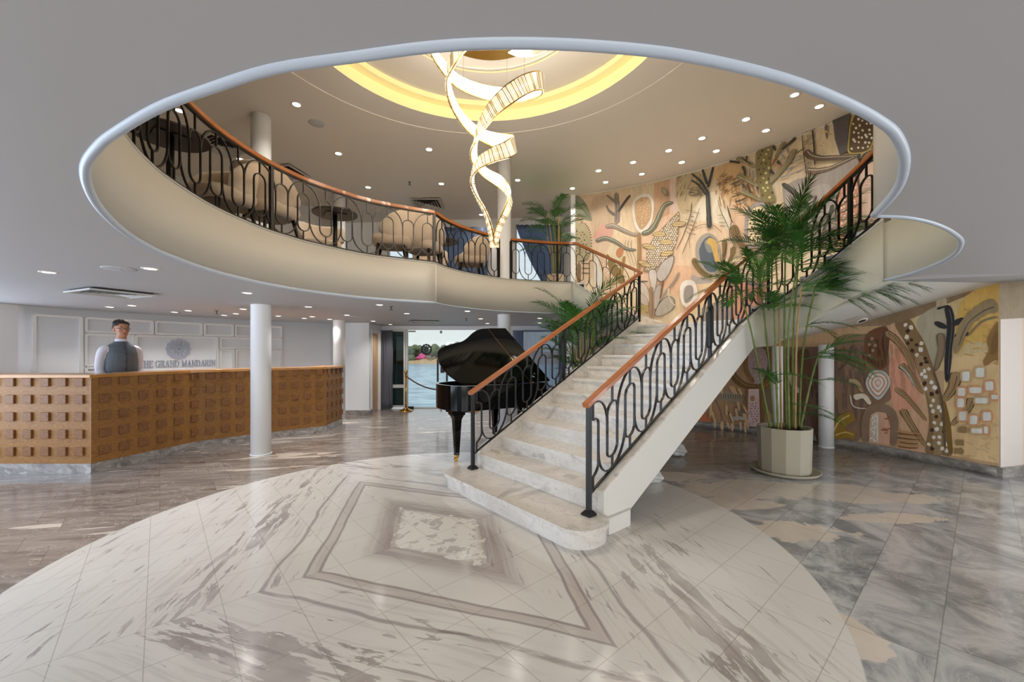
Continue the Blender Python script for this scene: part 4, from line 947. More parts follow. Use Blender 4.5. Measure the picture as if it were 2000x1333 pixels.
for pp, wd, cc in (([(1005,425),(1045,470),(1130,492),(1260,486),(1400,478),(1475,465)], 62, (96,80,64)), ([(1000,595),(1080,602),(1200,585),(1330,530),(1465,468)], 60, (112,96,78)), ([(1475,480),(1520,440),(1620,400)], 26, (170,158,134))): u.S('V', pp, wd, cc, taper=.75, hl=(206,196,178))
u.S('V', [(1475,455),(1470,510)], 30, (60,56,52)); u.S('V', [(1440,560),(1445,680)], 22, (88,84,80)); u.S('V', [(1240,168),(1245,200)], 4, DK)
u.P('V', [(1243,165),(1392,104),(1378,300),(1372,430),(1305,468),(1262,330)], (90,84,84), smooth=False)
po = [(1395,200),(1440,108),(1540,112),(1612,180),(1608,320),(1560,425),(1450,455),(1378,440),(1380,330)]
u.P('V', po, (180,164,84)); pi_ = [(1495+(x-1495)*.9, 290+(y-290)*.94) for x, y in po]; u.P('V', pi_, (92,76,50)); u.dots('V', pi_, 46, 11, [(238,234,226),(224,216,200)], jit=.3)
pk = [(1392,645),(1450,670),(1475,780),(1470,920),(1430,1080),(1350,1132),(1285,1125),(1270,1020),(1285,860),(1320,740)]
u.P('V', pk, (120,96,78)); pk2 = [(1375+(x-1375)*.94, 890+(y-890)*.97) for x, y in pk]; u.P('V', pk2, (204,148,122)); u.dots('V', pk2, 38, 9, [(238,230,222)], jit=.25)
for ex, ey, cc in ((1640,1085,(110,104,74)), (1560,1050,(122,116,82)), (1480,1040,(150,142,106)), (1600,1150,(96,90,64)), (1150,1130,(104,96,70)), (1190,1200,(122,112,80)), (1240,1260,(96,84,62)), (1420,1290,(112,98,70)), (1380,1300,(206,152,104)), (1300,1310,(226,184,140)), (1460,1250,(214,166,120))): u.S('V', [(1315,1150), ((1315+ex)/2, min(1150, ey)-14 if ey < 1160 else (1150+ey)/2), (ex, ey)], 26, cc, taper=.1)
rg = [(480,980),(530,900),(600,878),(665,888),(702,960),(706,1090),(685,1185),(600,1240),(520,1275),(480,1215),(472,1100)]
u.P('V', rg, (158,148,146)); 
for i in range(26):
    a = 2*PI*i/26; u.O('V', (590+103*math.cos(a), 1078+178*math.sin(a)), 10, 10, (236,230,222), sq=.5, new=False)
ri = [(592+(x-592)*.76, 1080+(y-1080)*.85) for x, y in rg]; u.P('V', ri, (110,98,86)); ri = [(592+(x-592)*.95, 1080+(y-1080)*.97) for x, y in ri]; u.P('V', ri, (228,210,172)); u.dots('V', ri, 34, 8.5, [(62,52,38),(78,66,46)], sq=.6, jit=.25)
u.S('V', [(372,1070),(400,1160),(440,1230),(480,1295)], 66, (118,96,58), taper=.6, hl=(84,68,40)); u.S('V', [(805,1000),(785,1070),(745,1150)], 60, (156,124,54), taper=.5, hl=(104,82,40)); u.S('V', [(380,1250),(370,1333)], 34, (118,98,58)); u.S('V', [(295,1190),(290,1333)], 36, (118,98,58))
u.S('V', [(240,850),(270,960),(330,1090),(400,1260)], 5, (92,76,58), taper=0); u.S('V', [(320,900),(345,1000),(380,1060)], 5, (70,60,48), taper=0); u.lines('V', 220, 340, 660, 760, 14, (120,90,60), 60, 6, -.4)
u.S('K', [(630,190),(628,320),(632,430)], 22, (112,74,52), taper=.1); u.S('K', [(560,290),(610,300),(665,300)], 20, (96,88,86)); u.P('K', [(670,330),(700,380),(690,440),(640,440),(650,380)], (150,138,130)); u.S('K', [(600,330),(560,380),(600,420),(640,380)], 12, (84,74,80))
u.build('mural', 'large botanical mural in cream, olive and grey on the curved upper wall above the stairs', sL+.01, sR)
# lower mural
w_ = Mural(); w_.gain = 1.28; sB_ = -RW*we_lo
w_.raw([(sL, .1), (sB_-.001, .1), (sB_-.001, 2.27), (-1.83, 2.15), (-2.92, 1.85), (-4.13, 1.56), (sL, 1.56)], (190,160,126))
w_.P('W', [(190,470),(420,400),(530,370),(560,760),(400,860),(360,1030),(190,1030)], (138,110,90))
w_.P('K', [(300,900),(420,700),(560,610),(930,610),(930,1060),(640,1020),(300,990)], (172,136,102), smooth=False)
w_.P('K', [(640,610),(930,610),(930,1060),(760,1050),(650,900)], (128,104,90), smooth=False)
w_.P('W', [(520,380),(600,350),(700,560),(760,800),(760,1090),(580,1080),(560,800),(540,560)], (206,168,136))
w_.P('W', [(600,340),(960,190),(1195,105),(1195,600),(900,620),(780,620),(700,450)], (206,186,140), smooth=False)
w_.P('W', [(960,215),(1195,105),(1195,420),(1010,450),(930,520)], (214,176,98)); w_.P('W', [(700,320),(860,240),(870,500),(800,600),(740,440)], (176,168,146))
w_.P('W', [(860,560),(1195,480),(1195,1170),(900,1120),(860,850)], (220,190,142), smooth=False); w_.P('W', [(540,560),(660,560),(720,760),(640,860),(560,820)], (214,158,132))
w_.P('W', [(400,405),(530,370),(520,580),(470,610),(400,560)], (112,74,50)); w_.lines('W', 400, 520, 400, 560, 24, (86,56,38), 60, 10, 1.5, .15)
for x, y in ((435,430),(420,465),(440,500),(420,530),(455,470)): w_.O('W', (x,y), 9, 9, (150,132,116), sq=.5)
w_.lines('W', 210, 390, 450, 900, 34, (112,92,78), 130, 16, 1.5, .15); w_.lines('W', 540, 700, 420, 700, 22, (196,140,116), 110, 16, 1.4, .2); w_.lines('W', 920, 1180, 200, 600, 30, (198,160,96), 90, 12, .1, .5); w_.lines('W', 880, 1180, 900, 1130, 24, (206,176,130), 80, 14, .2, .6)
tr = [(572,348),(620,330),(665,318),(705,380),(745,450),(800,600),(850,760),(890,930),(912,1112),(830,1112),(752,1098),(772,960),(770,850),(735,700),(680,560),(630,450)]
w_.P('W', tr, (134,108,76)); w_.P('W', [(690,560),(760,560),(830,800),(850,1100),(800,1100),(790,850)], (154,130,96)); w_.dots('W', tr, 42, 12, [(228,218,200),(236,230,218),(66,44,30)], sq=.6, jit=.28)
w_.S('W', [(850,780),(885,930),(900,1110)], 24, (124,94,44), taper=0); w_.S('W', [(800,620),(850,800),(870,1100)], 10, (100,84,64), taper=0)
for pp, wd in (([(512,392),(570,430),(640,520),(690,650)], 44), ([(600,582),(660,635),(740,760)], 42), ([(572,722),(650,785),(762,920)], 34), ([(615,845),(670,940),(760,1075)], 42), ([(938,625),(915,720),(862,800)], 62), ([(1030,780),(1000,850),(905,945)], 44)): w_.S('W', pp, wd, (98,76,52), taper=.55); w_.S('W', pp, wd*.78, (158,130,92), taper=.55, hl=(104,84,62))
w_.S('W', [(600,590),(650,640),(700,730)], 8, (170,190,196))
for pp, wd in (([(820,255),(885,235)], 14), ([(882,230),(905,340),(892,500),(880,690)], 38)): w_.S('W', pp, wd, (44,42,46), taper=.35, hl=(96,92,90))
for c_, r_ in (((845,350), .4), ((948,330), -.5), ((970,405), -.15)): w_.O('W', c_, 42, 17, (48,46,44), rot=r_)
w_.S('W', [(925,420),(970,400)], 8, (48,46,44)); w_.S('W', [(842,395),(848,500),(812,625)], 44, (110,96,78), taper=.6); w_.S('W', [(842,400),(846,500),(815,615)], 30, (140,122,98), taper=.6)
w_.S('W', [(1182,225),(1090,260),(990,350),(930,520)], 90, (150,130,98), taper=.7, hl=(104,92,74)); w_.S('W', [(1182,300),(1090,330),(1000,420)], 14, (134,118,92))
w_.P('W', [(1192,335),(1140,390),(1122,450),(1130,500),(1100,560),(1110,592),(1160,560),(1192,540)], (146,112,66)); w_.P('W', [(1180,380),(1150,430),(1140,520),(1180,500)], (128,98,58))
for x, y, a, c_ in ((995,652,22,28),(1080,630,24,28),(1052,735,36,18),(1136,710,24,26),(970,745,22,24),(965,810,20,26),(1090,797,38,16),(1168,775,20,13),(1042,910,22,26),(1122,890,24,26),(977,888,22,26),(1065,975,34,14),(1117,970,12,20)):
    w_.O('W', (x,y), a+12, c_+12, (206,156,118) if (x+y) % 3 else (196,168,128), sq=.5); w_.O('W', (x,y), a, c_, (236,228,218), sq=.4)
for x, y in ((960,1045),(980,970),(955,1095)): w_.O('W', (x,y), 28, 18, (150,124,84), sq=.5, jag=.15)
for rr, cc in ((78, (184,196,198)), (66, (186,146,116)), (56, (226,218,212)), (46, (196,158,134)), (34, (228,216,212)), (22, (206,168,156)), (12, (226,206,200))): w_.P('W', [(475-rr*.95,690),(475-rr*.6,690-rr*.75),(475,690-rr*.95),(475+rr*.65,690-rr*.7),(475+rr*.95,690),(475+rr*.6,690+rr*.75),(475,690+rr*1.3),(475-rr*.65,690+rr*.75)], cc)
for pp, wd, cc in (([(300,680),(350,690),(385,750)], 30, (176,150,116)), ([(330,780),(390,770),(430,820)], 36, (220,208,190)), ([(310,760),(330,830),(420,845)], 8, (206,204,196)), ([(320,470),(300,560),(240,620)], 12, (96,80,74)), ([(385,510),(395,560),(400,620)], 9, (122,40,34)), ([(340,510),(380,520)], 14, (132,124,96)), ([(515,390),(520,480),(530,600)], 10, (96,80,64))): w_.S('W', pp, wd, cc)
w_.S('W', [(398,1045),(405,920),(430,855),(488,835),(545,860),(568,920),(566,1066)], 44, (134,112,92), taper=0); w_.P('W', [(420,1040),(428,900),(470,862),(520,868),(548,930),(545,1060)], (206,164,138), smooth=False)
w_.P('W', [(425,1040),(435,880),(468,862),(468,1045)], (196,176,156), smooth=False); w_.dots('W', [(425,1040),(435,880),(468,862),(468,1045)], 17, 5.5, [(236,230,222)], jit=.3); w_.S('W', [(472,865),(472,1050)], 9, (214,212,206), taper=0); w_.lines('W', 480, 540, 880, 1000, 12, (150,96,72), 40, 8, .1, .15)
w_.S('W', [(215,1000),(255,925),(335,880)], 66, (146,116,44), taper=.1, hl=(206,186,116)); w_.S('W', [(210,1015),(280,990),(342,1010)], 50, (146,116,44), taper=.2, hl=(206,186,116))
for i in range(8): w_.S('W', [(585+(i % 3)*8, 975+i*13), (660, 985+i*13), (735-(i % 2)*18, 992+i*12)], 10, (120,86,46) if i % 2 else (176,140,96))
w_.P('K', [(575,640),(620,615),(668,640),(665,720),(640,790),(600,790),(572,730)], (168,146,142)); w_.dots('K', [(575,640),(668,640),(640,790),(600,790)], 24, 5, [(188,166,160)])
for pp, wd, cc in (([(480,700),(500,760),(560,805),(630,810)], 34, (112,82,44)), ([(560,640),(560,720),(600,790)], 22, (130,94,52)), ([(670,620),(700,700),(670,790),(620,810)], 40, (124,94,50)), ([(640,820),(645,920),(640,1010)], 20, (120,92,54)), ([(560,820),(565,920),(560,1005)], 12, (120,96,66))): w_.S('K', pp, wd, cc, taper=.2, hl=(160,128,76))
w_.P('K', [(572,820),(625,820),(632,1010),(568,1005)], (212,184,180), smooth=False); w_.dots('K', [(572,880),(625,880),(632,1005),(568,1000)], 15, 4, [(150,112,108),(170,130,126)], jit=.2); w_.O('K', (592,868), 12, 15, (168,128,96))
w_.S('K', [(415,850),(480,858),(550,868)], 46, (150,136,118), taper=0)
for i in range(11): w_.S('K', [(422+i*12,845),(424+i*12,872)], 4, (96,84,72), new=i == 0)
for pp, wd, cc in (([(505,910),(530,935),(552,965)], 30, (128,112,98)), ([(490,970),(530,965),(555,972)], 22, (176,176,172)), ([(470,930),(490,990),(495,1000)], 6, (96,80,70)), ([(400,860),(430,930),(440,990)], 6, (120,100,84)), ([(320,960),(360,980),(380,990)], 60, (196,112,72)), ([(720,700),(740,800),(730,1000)], 40, (112,84,62)), ([(840,620),(860,720),(850,900)], 60, (96,70,50)), ([(790,740),(800,800),(830,840)], 30, (196,180,168))): w_.S('K', pp, wd, cc)
w_.lines('K', 700, 920, 620, 1000, 40, (104,82,66), 120, 14, 1.5, .12); w_.lines('K', 380, 560, 800, 1000, 26, (206,172,128), 60, 14, 1.4, .3)
w_.build('mural', 'lower botanical mural in ochre, brown and peach on the wall beneath the staircase', sL+.02, sB_)
# ------------------------------------------------------------------ reception desk
desk = thing('reception_desk', 'long curved oak reception desk studded with square blocks on a grey stone base', 'desk', (0, 0, 0))
DP = [(-7.0, 4.864), (-5.02, 4.864), (-4.92, 5.32), (-4.74, 5.98), (-4.42, 6.36), (-4.02, 6.82), (-3.37, 7.37), (-3.37, 8.12)]
DT, DB_, DH = 1.18, .116, 1.14
PANELS = [((-7.0, 4.864), (-5.02, 4.864)), ((-5.02, 4.864), (-4.70, 6.08)), ((-4.70, 6.08), (-4.17, 6.62)), ((-4.17, 6.62), (-3.37, 7.37)), ((-3.37, 7.37), (-3.40, 8.14))]
def at_y(px, y): return ((px-1000)*y/FPX, y)
BX = [[22-33.7*3, 22-33.7*2, 22-33.7, 22, 56, 90, 123.5, 156.6], [203.5, 241, 279, 314.5, 347.5, 379], [410.5, 440.5, 469], [498, 524, 551, 576, 600, 624], [641, 650, 658.5, 666]]
def isect(px, a, c_):                    # where the line of sight at column px meets the plan segment a-c
    k = (px-1000)/FPX; dx, dy = c_[0]-a[0], c_[1]-a[1]; return (a[0]-k*a[1])/(k*dy-dx)
for (a, c_), xs in zip(PANELS, BX):
    d = Vector((c_[0]-a[0], c_[1]-a[1], 0)); Ln = d.length; m = frame_mtx((a[0], a[1], 0), d)
    # local y points away from the room side when the walk runs left to right
    b = B(); box(b, 0, Ln, 0, .03, DB_, DH, m); pn = obj('front_panel', b, M['oak'], desk)
    b = B(); box(b, 0, Ln, -.012, .03, 0, DB_, m); obj('stone_base', b, M['plinth'], desk)
    for px in xs:
        s = isect(px, a, c_)*Ln
        for r in range(5):
            z = .262+.2075*r; h_ = .052
            b = B(); box(b, s-h_, s+h_, -.024, 0, z-h_, min(z+h_, DH-.002), m); bevel(b, .003, 1)
            obj('block', b, M['oakblock'], pn)
    b = B(); box(b, -.012, .012, -.006, .01, DB_, DH, m); obj('corner_strip', b, M['oak'], pn)
off = []
for i, p in enumerate(DP):
    a = Vector(DP[max(0, i-1)]); c_ = Vector(DP[min(len(DP)-1, i+1)]); t = (c_-a).normalized(); off.append((Vector((p[0], p[1])), Vector((-t.y, t.x))))
front = [(p.x-n.x*.03, p.y-n.y*.03) for p, n in off]; back = [(p.x+n.x*.42, p.y+n.y*.42) for p, n in off]
b = B(); prism(b, front+back[::-1], DH, DT); bevel(b, .006, 2); obj('counter_top', b, M['counter'], desk)

# ------------------------------------------------------------------ panel mouldings, emblem and lettering on the reception wall
RL = 7.45
def lwall(px): 
    r = (px-1000)/FPX; a = 1+r*r; Y = (2*CY+math.sqrt(4*CY*CY+4*a*(RL*RL-CY*CY)))/(2*a); return math.atan2(Y-CY, r*Y)
mt = mat('moulding_paint', (232, 231, 228), .45, var=.01)
def lpt(a, z, d): return ((RL-d)*math.cos(a)+CX, (RL-d)*math.sin(a)+CY, z)
def moulding(px0, px1, z0, z1, name):
    a0, a1 = lwall(px0), lwall(px1); o = thing('wall_moulding', name, 'moulding', lpt(a0, 0, 0), group='wall panel mouldings'); org = Vector(lpt(a0, 0, 0))
    n = 8; b = B()
    for z in (z0, z1): sweep(b, [Vector(lpt(a0+(a1-a0)*i/n, z, .016))-org for i in range(n+1)], .032, .034, up=Vector((0, 0, 1)))
    obj('rail', b, mt, o)
    b = B()
    for a in (a0, a1): sweep(b, [Vector(lpt(a, z0, .016))-org, Vector(lpt(a, z1, .016))-org], .034, .032, nrm=Vector((math.sin(a), -math.cos(a), 0)))
    obj('stile', b, mt, o)
for p0, p1, z0, z1, nm in ((66,158,.6,1.99,'tall blank white panel moulding at the left end of the reception wall'), (167,297,1.775,1.99,'low white panel moulding above the receptionist'), (304,393,1.775,1.99,'white panel moulding above the wall emblem'),
    (399,454,1.775,1.99,'narrow top-row white panel moulding left of the near column'), (460,549,1.775,1.99,'top-row white panel moulding behind the near column'), (167,261,1.235,1.73,'white panel moulding behind the receptionist'), (167,261,.7,1.195,'white panel moulding behind the receptionist, mostly hidden by the counter'),
    (265,424,.7,1.73,'large white panel moulding framing emblem and lettering'), (430,549,1.53,1.73,'wide middle-row white panel moulding behind the near column'), (430,455,.7,1.485,'narrow upright white panel moulding right of the lettering'), (461,549,.7,1.485,'lower right white panel moulding behind the near column')):
    moulding(p0, p1, z0, z1, nm)
def emblem_geo(R, th, m):
    n = 72; outer = [(R*(1+.035*math.cos(12*2*PI*i/n))*math.cos(2*PI*i/n), R*(1+.035*math.cos(12*2*PI*i/n))*math.sin(2*PI*i/n)) for i in range(n)]
    holes = []
    for k in range(12):
        a = 2*PI*(k+.5)/12; h = []
        for i in range(14):
            t = 2*PI*i/14; rr = R*(.53+.25*math.cos(t)); wd = R*.118*math.sin(t)*(.75+.45*math.cos(t)); h.append((rr*math.cos(a)-wd*math.sin(a), rr*math.sin(a)+wd*math.cos(a)))
        holes.append(h)
    holes.append([(R*.15*math.cos(2*PI*i/16), R*.15*math.sin(2*PI*i/16)) for i in range(16)])
    b = B(); prism(b, outer, 0, th, holes, mtx=m); prism(b, [(R*.07*math.cos(2*PI*i/10), R*.07*math.sin(2*PI*i/10)) for i in range(10)], 0, th, mtx=m)
    return b
a = lwall(348.5); p = lpt(a, 1.507, .004)
inw = Vector((-math.cos(a), -math.sin(a), 0)); ex = Vector((0, 0, 1)).cross(inw).normalized()
mm = Matrix(((ex.x, 0, inw.x, p[0]), (ex.y, 0, inw.y, p[1]), (ex.z, 1, inw.z, p[2]), (0, 0, 0, 1)))
tag(obj('wall_emblem', emblem_geo(.182, .022, mm), M['logo']), 'round scalloped grey emblem with twelve petals on the reception wall', 'emblem')
# serif capitals from strokes: (x0,y0,x1,y1,width) plus serifs, cap height 1
TK, TN = .17, .075
def bar(b, x0, y0, x1, y1, w__, T, th):
    d = Vector((x1-x0, y1-y0)).normalized(); n = Vector((-d.y, d.x))*w__/2
    q = [(x0+n.x, y0+n.y), (x0-n.x, y0-n.y), (x1-n.x, y1-n.y), (x1+n.x, y1+n.y)]; lo = [b.verts.new(T(x, y, 0)) for x, y in q]; hi = [b.verts.new(T(x, y, th)) for x, y in q]
    b.faces.new(hi); b.faces.new(lo[::-1])
    for i in range(4): b.faces.new((lo[i], lo[(i+1) % 4], hi[(i+1) % 4], hi[i]))
def arc(b, cx, cy, rx, ry, a0, a1, T, th, n=14):
    o_, i_ = [], []
    for k in range(n+1):
        a = math.radians(a0+(a1-a0)*k/n); w__ = TN+(TK-TN)*abs(math.cos(a)); o_.append((cx+(rx+w__/2)*math.cos(a), cy+(ry+TN/2)*math.sin(a))); i_.append((cx+(rx-w__/2)*math.cos(a), cy+(ry-TN/2)*math.sin(a)))
    for k in range(n):
        q = [o_[k], o_[k+1], i_[k+1], i_[k]]; lo = [b.verts.new(T(x, y, 0)) for x, y in q]; hi = [b.verts.new(T(x, y, th)) for x, y in q]
        b.faces.new(hi); b.faces.new((lo[0], lo[1], hi[1], hi[0])); b.faces.new((lo[2], lo[3], hi[3], hi[2])); b.faces.new(lo[::-1])
sf = lambda x, y: (x-.17, y, x+.17, y, .06)
GL = {'T': (.85, [(.42,0,.42,1,TK), (.04,.96,.8,.96,TN), (.06,.82,.06,.97,.06), (.78,.82,.78,.97,.06), sf(.42,.03)], []),
 'H': (.98, [(.2,0,.2,1,TK), (.78,0,.78,1,TK), (.2,.52,.78,.52,TN)]+[sf(x, y) for x in (.2,.78) for y in (.03,.97)], []),
 'E': (.80, [(.2,0,.2,1,TK), (.2,.96,.7,.96,TN), (.2,.52,.55,.52,TN), (.2,.04,.72,.04,TN), (.7,.8,.7,.98,.06), (.72,.02,.72,.22,.06), (.55,.42,.55,.62,.05), sf(.2,.03), sf(.2,.97)], []),
 'G': (.98, [(.8,.05,.8,.45,TK*.9), (.62,.45,.93,.45,.06), (.8,.75,.8,.95,.06)], [(.48,.5,.37,.46,42,325)]),
 'R': (.92, [(.2,0,.2,1,TK), (.2,.96,.45,.96,TN), (.2,.5,.45,.5,TN), (.45,.5,.8,.04,TK), sf(.2,.03), sf(.2,.97), (.7,.03,.93,.03,.06)], [(.45,.73,.23,.23,-90,90)]),
 'A': (.92, [(.14,.03,.46,.98,TN), (.46,.98,.78,.03,TK), (.25,.36,.66,.36,.06), (.02,.03,.28,.03,.06), (.62,.03,.94,.03,.06)], []),
 'N': (1.0, [(.2,0,.2,1,TN), (.82,0,.82,1,TN), (.2,.98,.82,.02,TK), (.04,.97,.3,.97,.06), sf(.2,.03), sf(.82,.97)], []),
 'D': (.98, [(.2,0,.2,1,TK), (.2,.96,.45,.96,TN), (.2,.04,.45,.04,TN), sf(.2,.03), sf(.2,.97)], [(.43,.5,.38,.46,-90,90)]),
 'M': (1.16, [(.2,0,.2,1,TN), (.96,0,.96,1,TK), (.2,.98,.56,.08,TK), (.56,.08,.94,.98,TN), sf(.2,.03), sf(.96,.03), (.05,.97,.25,.97,.06), (.92,.97,1.12,.97,.06)], []),
 'I': (.42, [(.21,0,.21,1,TK), sf(.21,.03), sf(.21,.97)], []), ' ': (.42, [], [])}
TXT = 'THE GRAND MANDARIN'; a0, a1 = lwall(271.5), lwall(420.5); arcl = abs(a1-a0)*RL; adv = sum(GL[c][0] for c in TXT); sx = arcl/adv; hgt = .118
lt = thing('wall_lettering', 'grey metal lettering reading THE GRAND MANDARIN on the reception wall', 'lettering', lpt(a0, 1.18, 0)); orgl = Vector(lpt(a0, 1.18, 0)); cur = 0
for chx in TXT:
    wd_, bars, arcs_ = GL[chx]
    if bars or arcs_:
        ac = a0+(a1-a0)*((cur+wd_/2)*sx/arcl)
        def T(x, y, th, cur=cur): 
            a = a0+(a1-a0)*((cur+x)*sx/arcl); return Vector(lpt(a, 1.18+y*hgt, .004+th))-orgl
        b = B()
        for q in bars: bar(b, *q, T, .018)
        for q in arcs_: arc(b, *q, T, .018)
        bmesh.ops.recalc_face_normals(b, faces=b.faces[:]); obj('letter_'+chx.lower(), b, M['logo'], lt)
    cur += wd_

# ------------------------------------------------------------------ receptionist
mx, my = at_y(236, 5.66); fz = 0.0
per = thing('person', 'person in a white shirt, grey waistcoat and glasses standing behind the reception desk', 'person', (mx, my, fz), math.atan2(-.39, .92)-PI/2*0)
HT = 1.885
def limb(b, pts, rad, n=14): tube(b, [Vector(p) for p in spline(pts, 4)], [r for r in [rad[min(len(rad)-1, int(i/4))]*(1-(i % 4)/4)+rad[min(len(rad)-1, int(i/4)+1)]*((i % 4)/4) for i in range((len(pts)-1)*4+1)]], n)
def remesh(o, v):
    m = o.modifiers.new('r', 'REMESH'); m.mode = 'VOXEL'; m.voxel_size = v; m.use_smooth_shade = True
    s = o.modifiers.new('s', 'SMOOTH'); s.iterations = 3; s.factor = .5
def torso(b, prof, n=24):                # prof: (z, half width (y), half depth (x), x shift)
    rings = [[b.verts.new((x0+rx*math.cos(2*PI*i/n), ry*math.sin(2*PI*i/n), z)) for i in range(n)] for z, ry, rx, x0 in prof]
    for a, c_ in zip(rings, rings[1:]):
        for i in range(n): b.faces.new((a[i], a[(i+1) % n], c_[(i+1) % n], c_[i]))
    b.faces.new(rings[0][::-1]); b.faces.new(rings[-1])
# local +x faces forward
b = B()
torso(b, [(.95,.14,.09,0), (1.05,.145,.10,0), (1.2,.15,.105,0), (1.38,.155,.105,0), (1.5,.13,.085,0), (1.56,.08,.06,0), (1.60,.058,.058,.005), (1.70,.055,.058,.02)])
for s in (-1, 1):
    limb(b, [(0, .09*s, 1.0), (.01, .10*s, .75), (.02, .10*s, .52), (0, .10*s, .28), (0, .10*s, .08)], [.085, .075, .055, .052, .04])
    limb(b, [(0, .10*s, .05), (.09, .105*s, .03), (.17, .11*s, .025)], [.04, .04, .025])
    limb(b, [(0, .13*s, 1.49), (-.005, .18*s, 1.46), (-.018, .206*s, 1.36), (-.02, .215*s, 1.20), (.06, .205*s, 1.12), (.20, .155*s, 1.10)], [.03, .04, .04, .038, .034, .026])
    ellipsoid(b, (.225, .135*s, 1.10), (.045, .032, .018), 10, 8)
    for k in range(4): limb(b, [(.25, (.118+.017*k)*s, 1.10), (.285+.006*(k in (1, 2)), (.116+.016*k)*s, 1.096), (.31+.008*(k in (1, 2)), (.112+.015*k)*s, 1.083)], [.0095, .009, .007], 8)
    limb(b, [(.20, .105*s, 1.105), (.235, .088*s, 1.10), (.26, .085*s, 1.09)], [.012, .011, .008], 8)
HZc = 1.765                              # head centre
ellipsoid(b, (.015, 0, HZc+.02), (.098, .077, .105), 24, 18); ellipsoid(b, (.045, 0, HZc-.055), (.062, .056, .060), 18, 12)
ellipsoid(b, (.075, 0, HZc-.092), (.026, .026, .020), 12, 8); ellipsoid(b, (.104, 0, HZc-.022), (.020, .012, .012), 10, 8); limb(b, [(.094, 0, HZc+.022), (.104, 0, HZc+.0), (.114, 0, HZc-.018)], [.007, .009, .011], 8)
for s in (-1, 1): ellipsoid(b, (.005, .080*s, HZc-.005), (.020, .010, .032), 10, 8); ellipsoid(b, (.086, .030*s, HZc+.030), (.014, .026, .007), 10, 6); ellipsoid(b, (.07, .038*s, HZc-.03), (.025, .022, .022), 10, 8)
body = obj('body', b, M['skin'], per); remesh(body, .006)
b = B(); ellipsoid(b, (.1, 0, HZc-.060), (.010, .022, .0055), 10, 6); ellipsoid(b, (.102, 0, HZc-.068), (.008, .017, .005), 10, 6); obj('mouth', b, mat('lips', (150, 88, 78), .5), per, smooth=True)
b = B()
for s in (-1, 1): ellipsoid(b, (.094, .031*s, HZc+.006), (.006, .011, .006), 10, 8)
obj('eyes', b, mat('eye_dark', (36, 28, 26), .2), per, smooth=True)
b = B()
for s in (-1, 1): ellipsoid(b, (.100, .031*s, HZc+.033), (.004, .019, .0045), 10, 6)
obj('eyebrows', b, M['hair'], per)
b = B(); ellipsoid(b, (.004, 0, HZc+.066), (.103, .083, .072), 24, 14); 
for v in b.verts:
    if v.co.x > .07 and v.co.z < HZc+.075: v.co.x = .07
for i in range(120):
    a = random.uniform(0, 2*PI); r = random.uniform(0, 1)**.5; x, y = .10*r*math.cos(a), .08*r*math.sin(a); ellipsoid(b, (x, y, HZc+.066+.068*math.sqrt(max(0, 1-r*r))), (.013, .013, .011), 6, 4)
ellipsoid(b, (-.035, 0, HZc+.02), (.066, .079, .07), 16, 10); obj('hair', b, M['hair'], per)
b = B()
for s in (-1, 1):
    tube(b, [(.112, s*.033+.024*math.cos(2*PI*i/16), HZc+.003+.016*math.sin(2*PI*i/16)) for i in range(16)], .0022, 6, closed=True)
    tube(b, [(.112, s*.057, HZc+.008), (.06, s*.079, HZc+.010), (.0, s*.084, HZc+.006)], .0022, 6)
tube(b, [(.112, -.009, HZc+.006), (.115, 0, HZc+.010), (.112, .009, HZc+.006)], .0022, 6); obj('glasses', b, M['glassbk'], per)
b = B(); torso(b, [(.93,.165,.118,0), (1.05,.168,.124,0), (1.2,.178,.13,0), (1.38,.180,.134,0), (1.47,.175,.118,0), (1.55,.115,.082,0), (1.60,.066,.066,.008), (1.635,.065,.067,.012)])
for s in (-1, 1): limb(b, [(0, .13*s, 1.50), (-.005, .185*s, 1.47), (-.018, .208*s, 1.36), (-.02, .216*s, 1.20), (.06, .206*s, 1.12), (.16, .17*s, 1.10)], [.05, .056, .052, .048, .046, .036])
sh = obj('shirt', b, M['shirt'], per); remesh(sh, .007)
b = B(); torso(b, [(.90,.178,.130,0), (1.05,.180,.136,0), (1.2,.188,.143,0), (1.34,.186,.150,0), (1.44,.176,.142,0), (1.52,.160,.112,0), (1.548,.13,.10,0), (1.575,.092,.082,.004), (1.598,.075,.075,.006)])
vs_ = obj('waistcoat', b, M['vest'], per); remesh(vs_, .008)
b = B(); 
for i in range(5): cyl(b, .146-(.012 if i == 4 else 0)-(.03 if i == 4 else 0)*0, 0, 0, .001, .001); 
b.free(); b = B()
for i, (z, x) in enumerate(((1.12,.142), (1.22,.147), (1.32,.150), (1.42,.146), (1.50,.126))): ellipsoid(b, (x, -.012, z), (.005, .008, .006), 8, 6)
obj('buttons', b, M['trousers'], per)
b = B(); sweep(b, [(.139, 0, .92), (.144, 0, 1.1), (.150, 0, 1.25), (.152, 0, 1.36), (.144, 0, 1.46), (.118, 0, 1.53), (.092, 0, 1.58)], .012, .004, nrm=Vector((0, 1, 0))); obj('placket', b, mat('placket', (62, 68, 76), .6), per)
b = B()
for s in (-1, 1): limb(b, [(0, .09*s, 1.0), (.01, .105*s, .75), (.02, .105*s, .52), (0, .105*s, .28), (0, .105*s, .07)], [.10, .09, .07, .065, .06])
torso(b, [(.86,.15,.115,0), (.96,.172,.124,0), (1.0,.168,.12,0)]); o_ = obj('trousers', b, M['trousers'], per); remesh(o_, .01)
b = B()
for s in (-1, 1): ellipsoid(b, (.07, .108*s, .04), (.14, .05, .045), 14, 8)
for v in b.verts: v.co.z = max(v.co.z, .001)
obj('shoes', b, M['black'], per)
per.scale = (1, 1, 1)

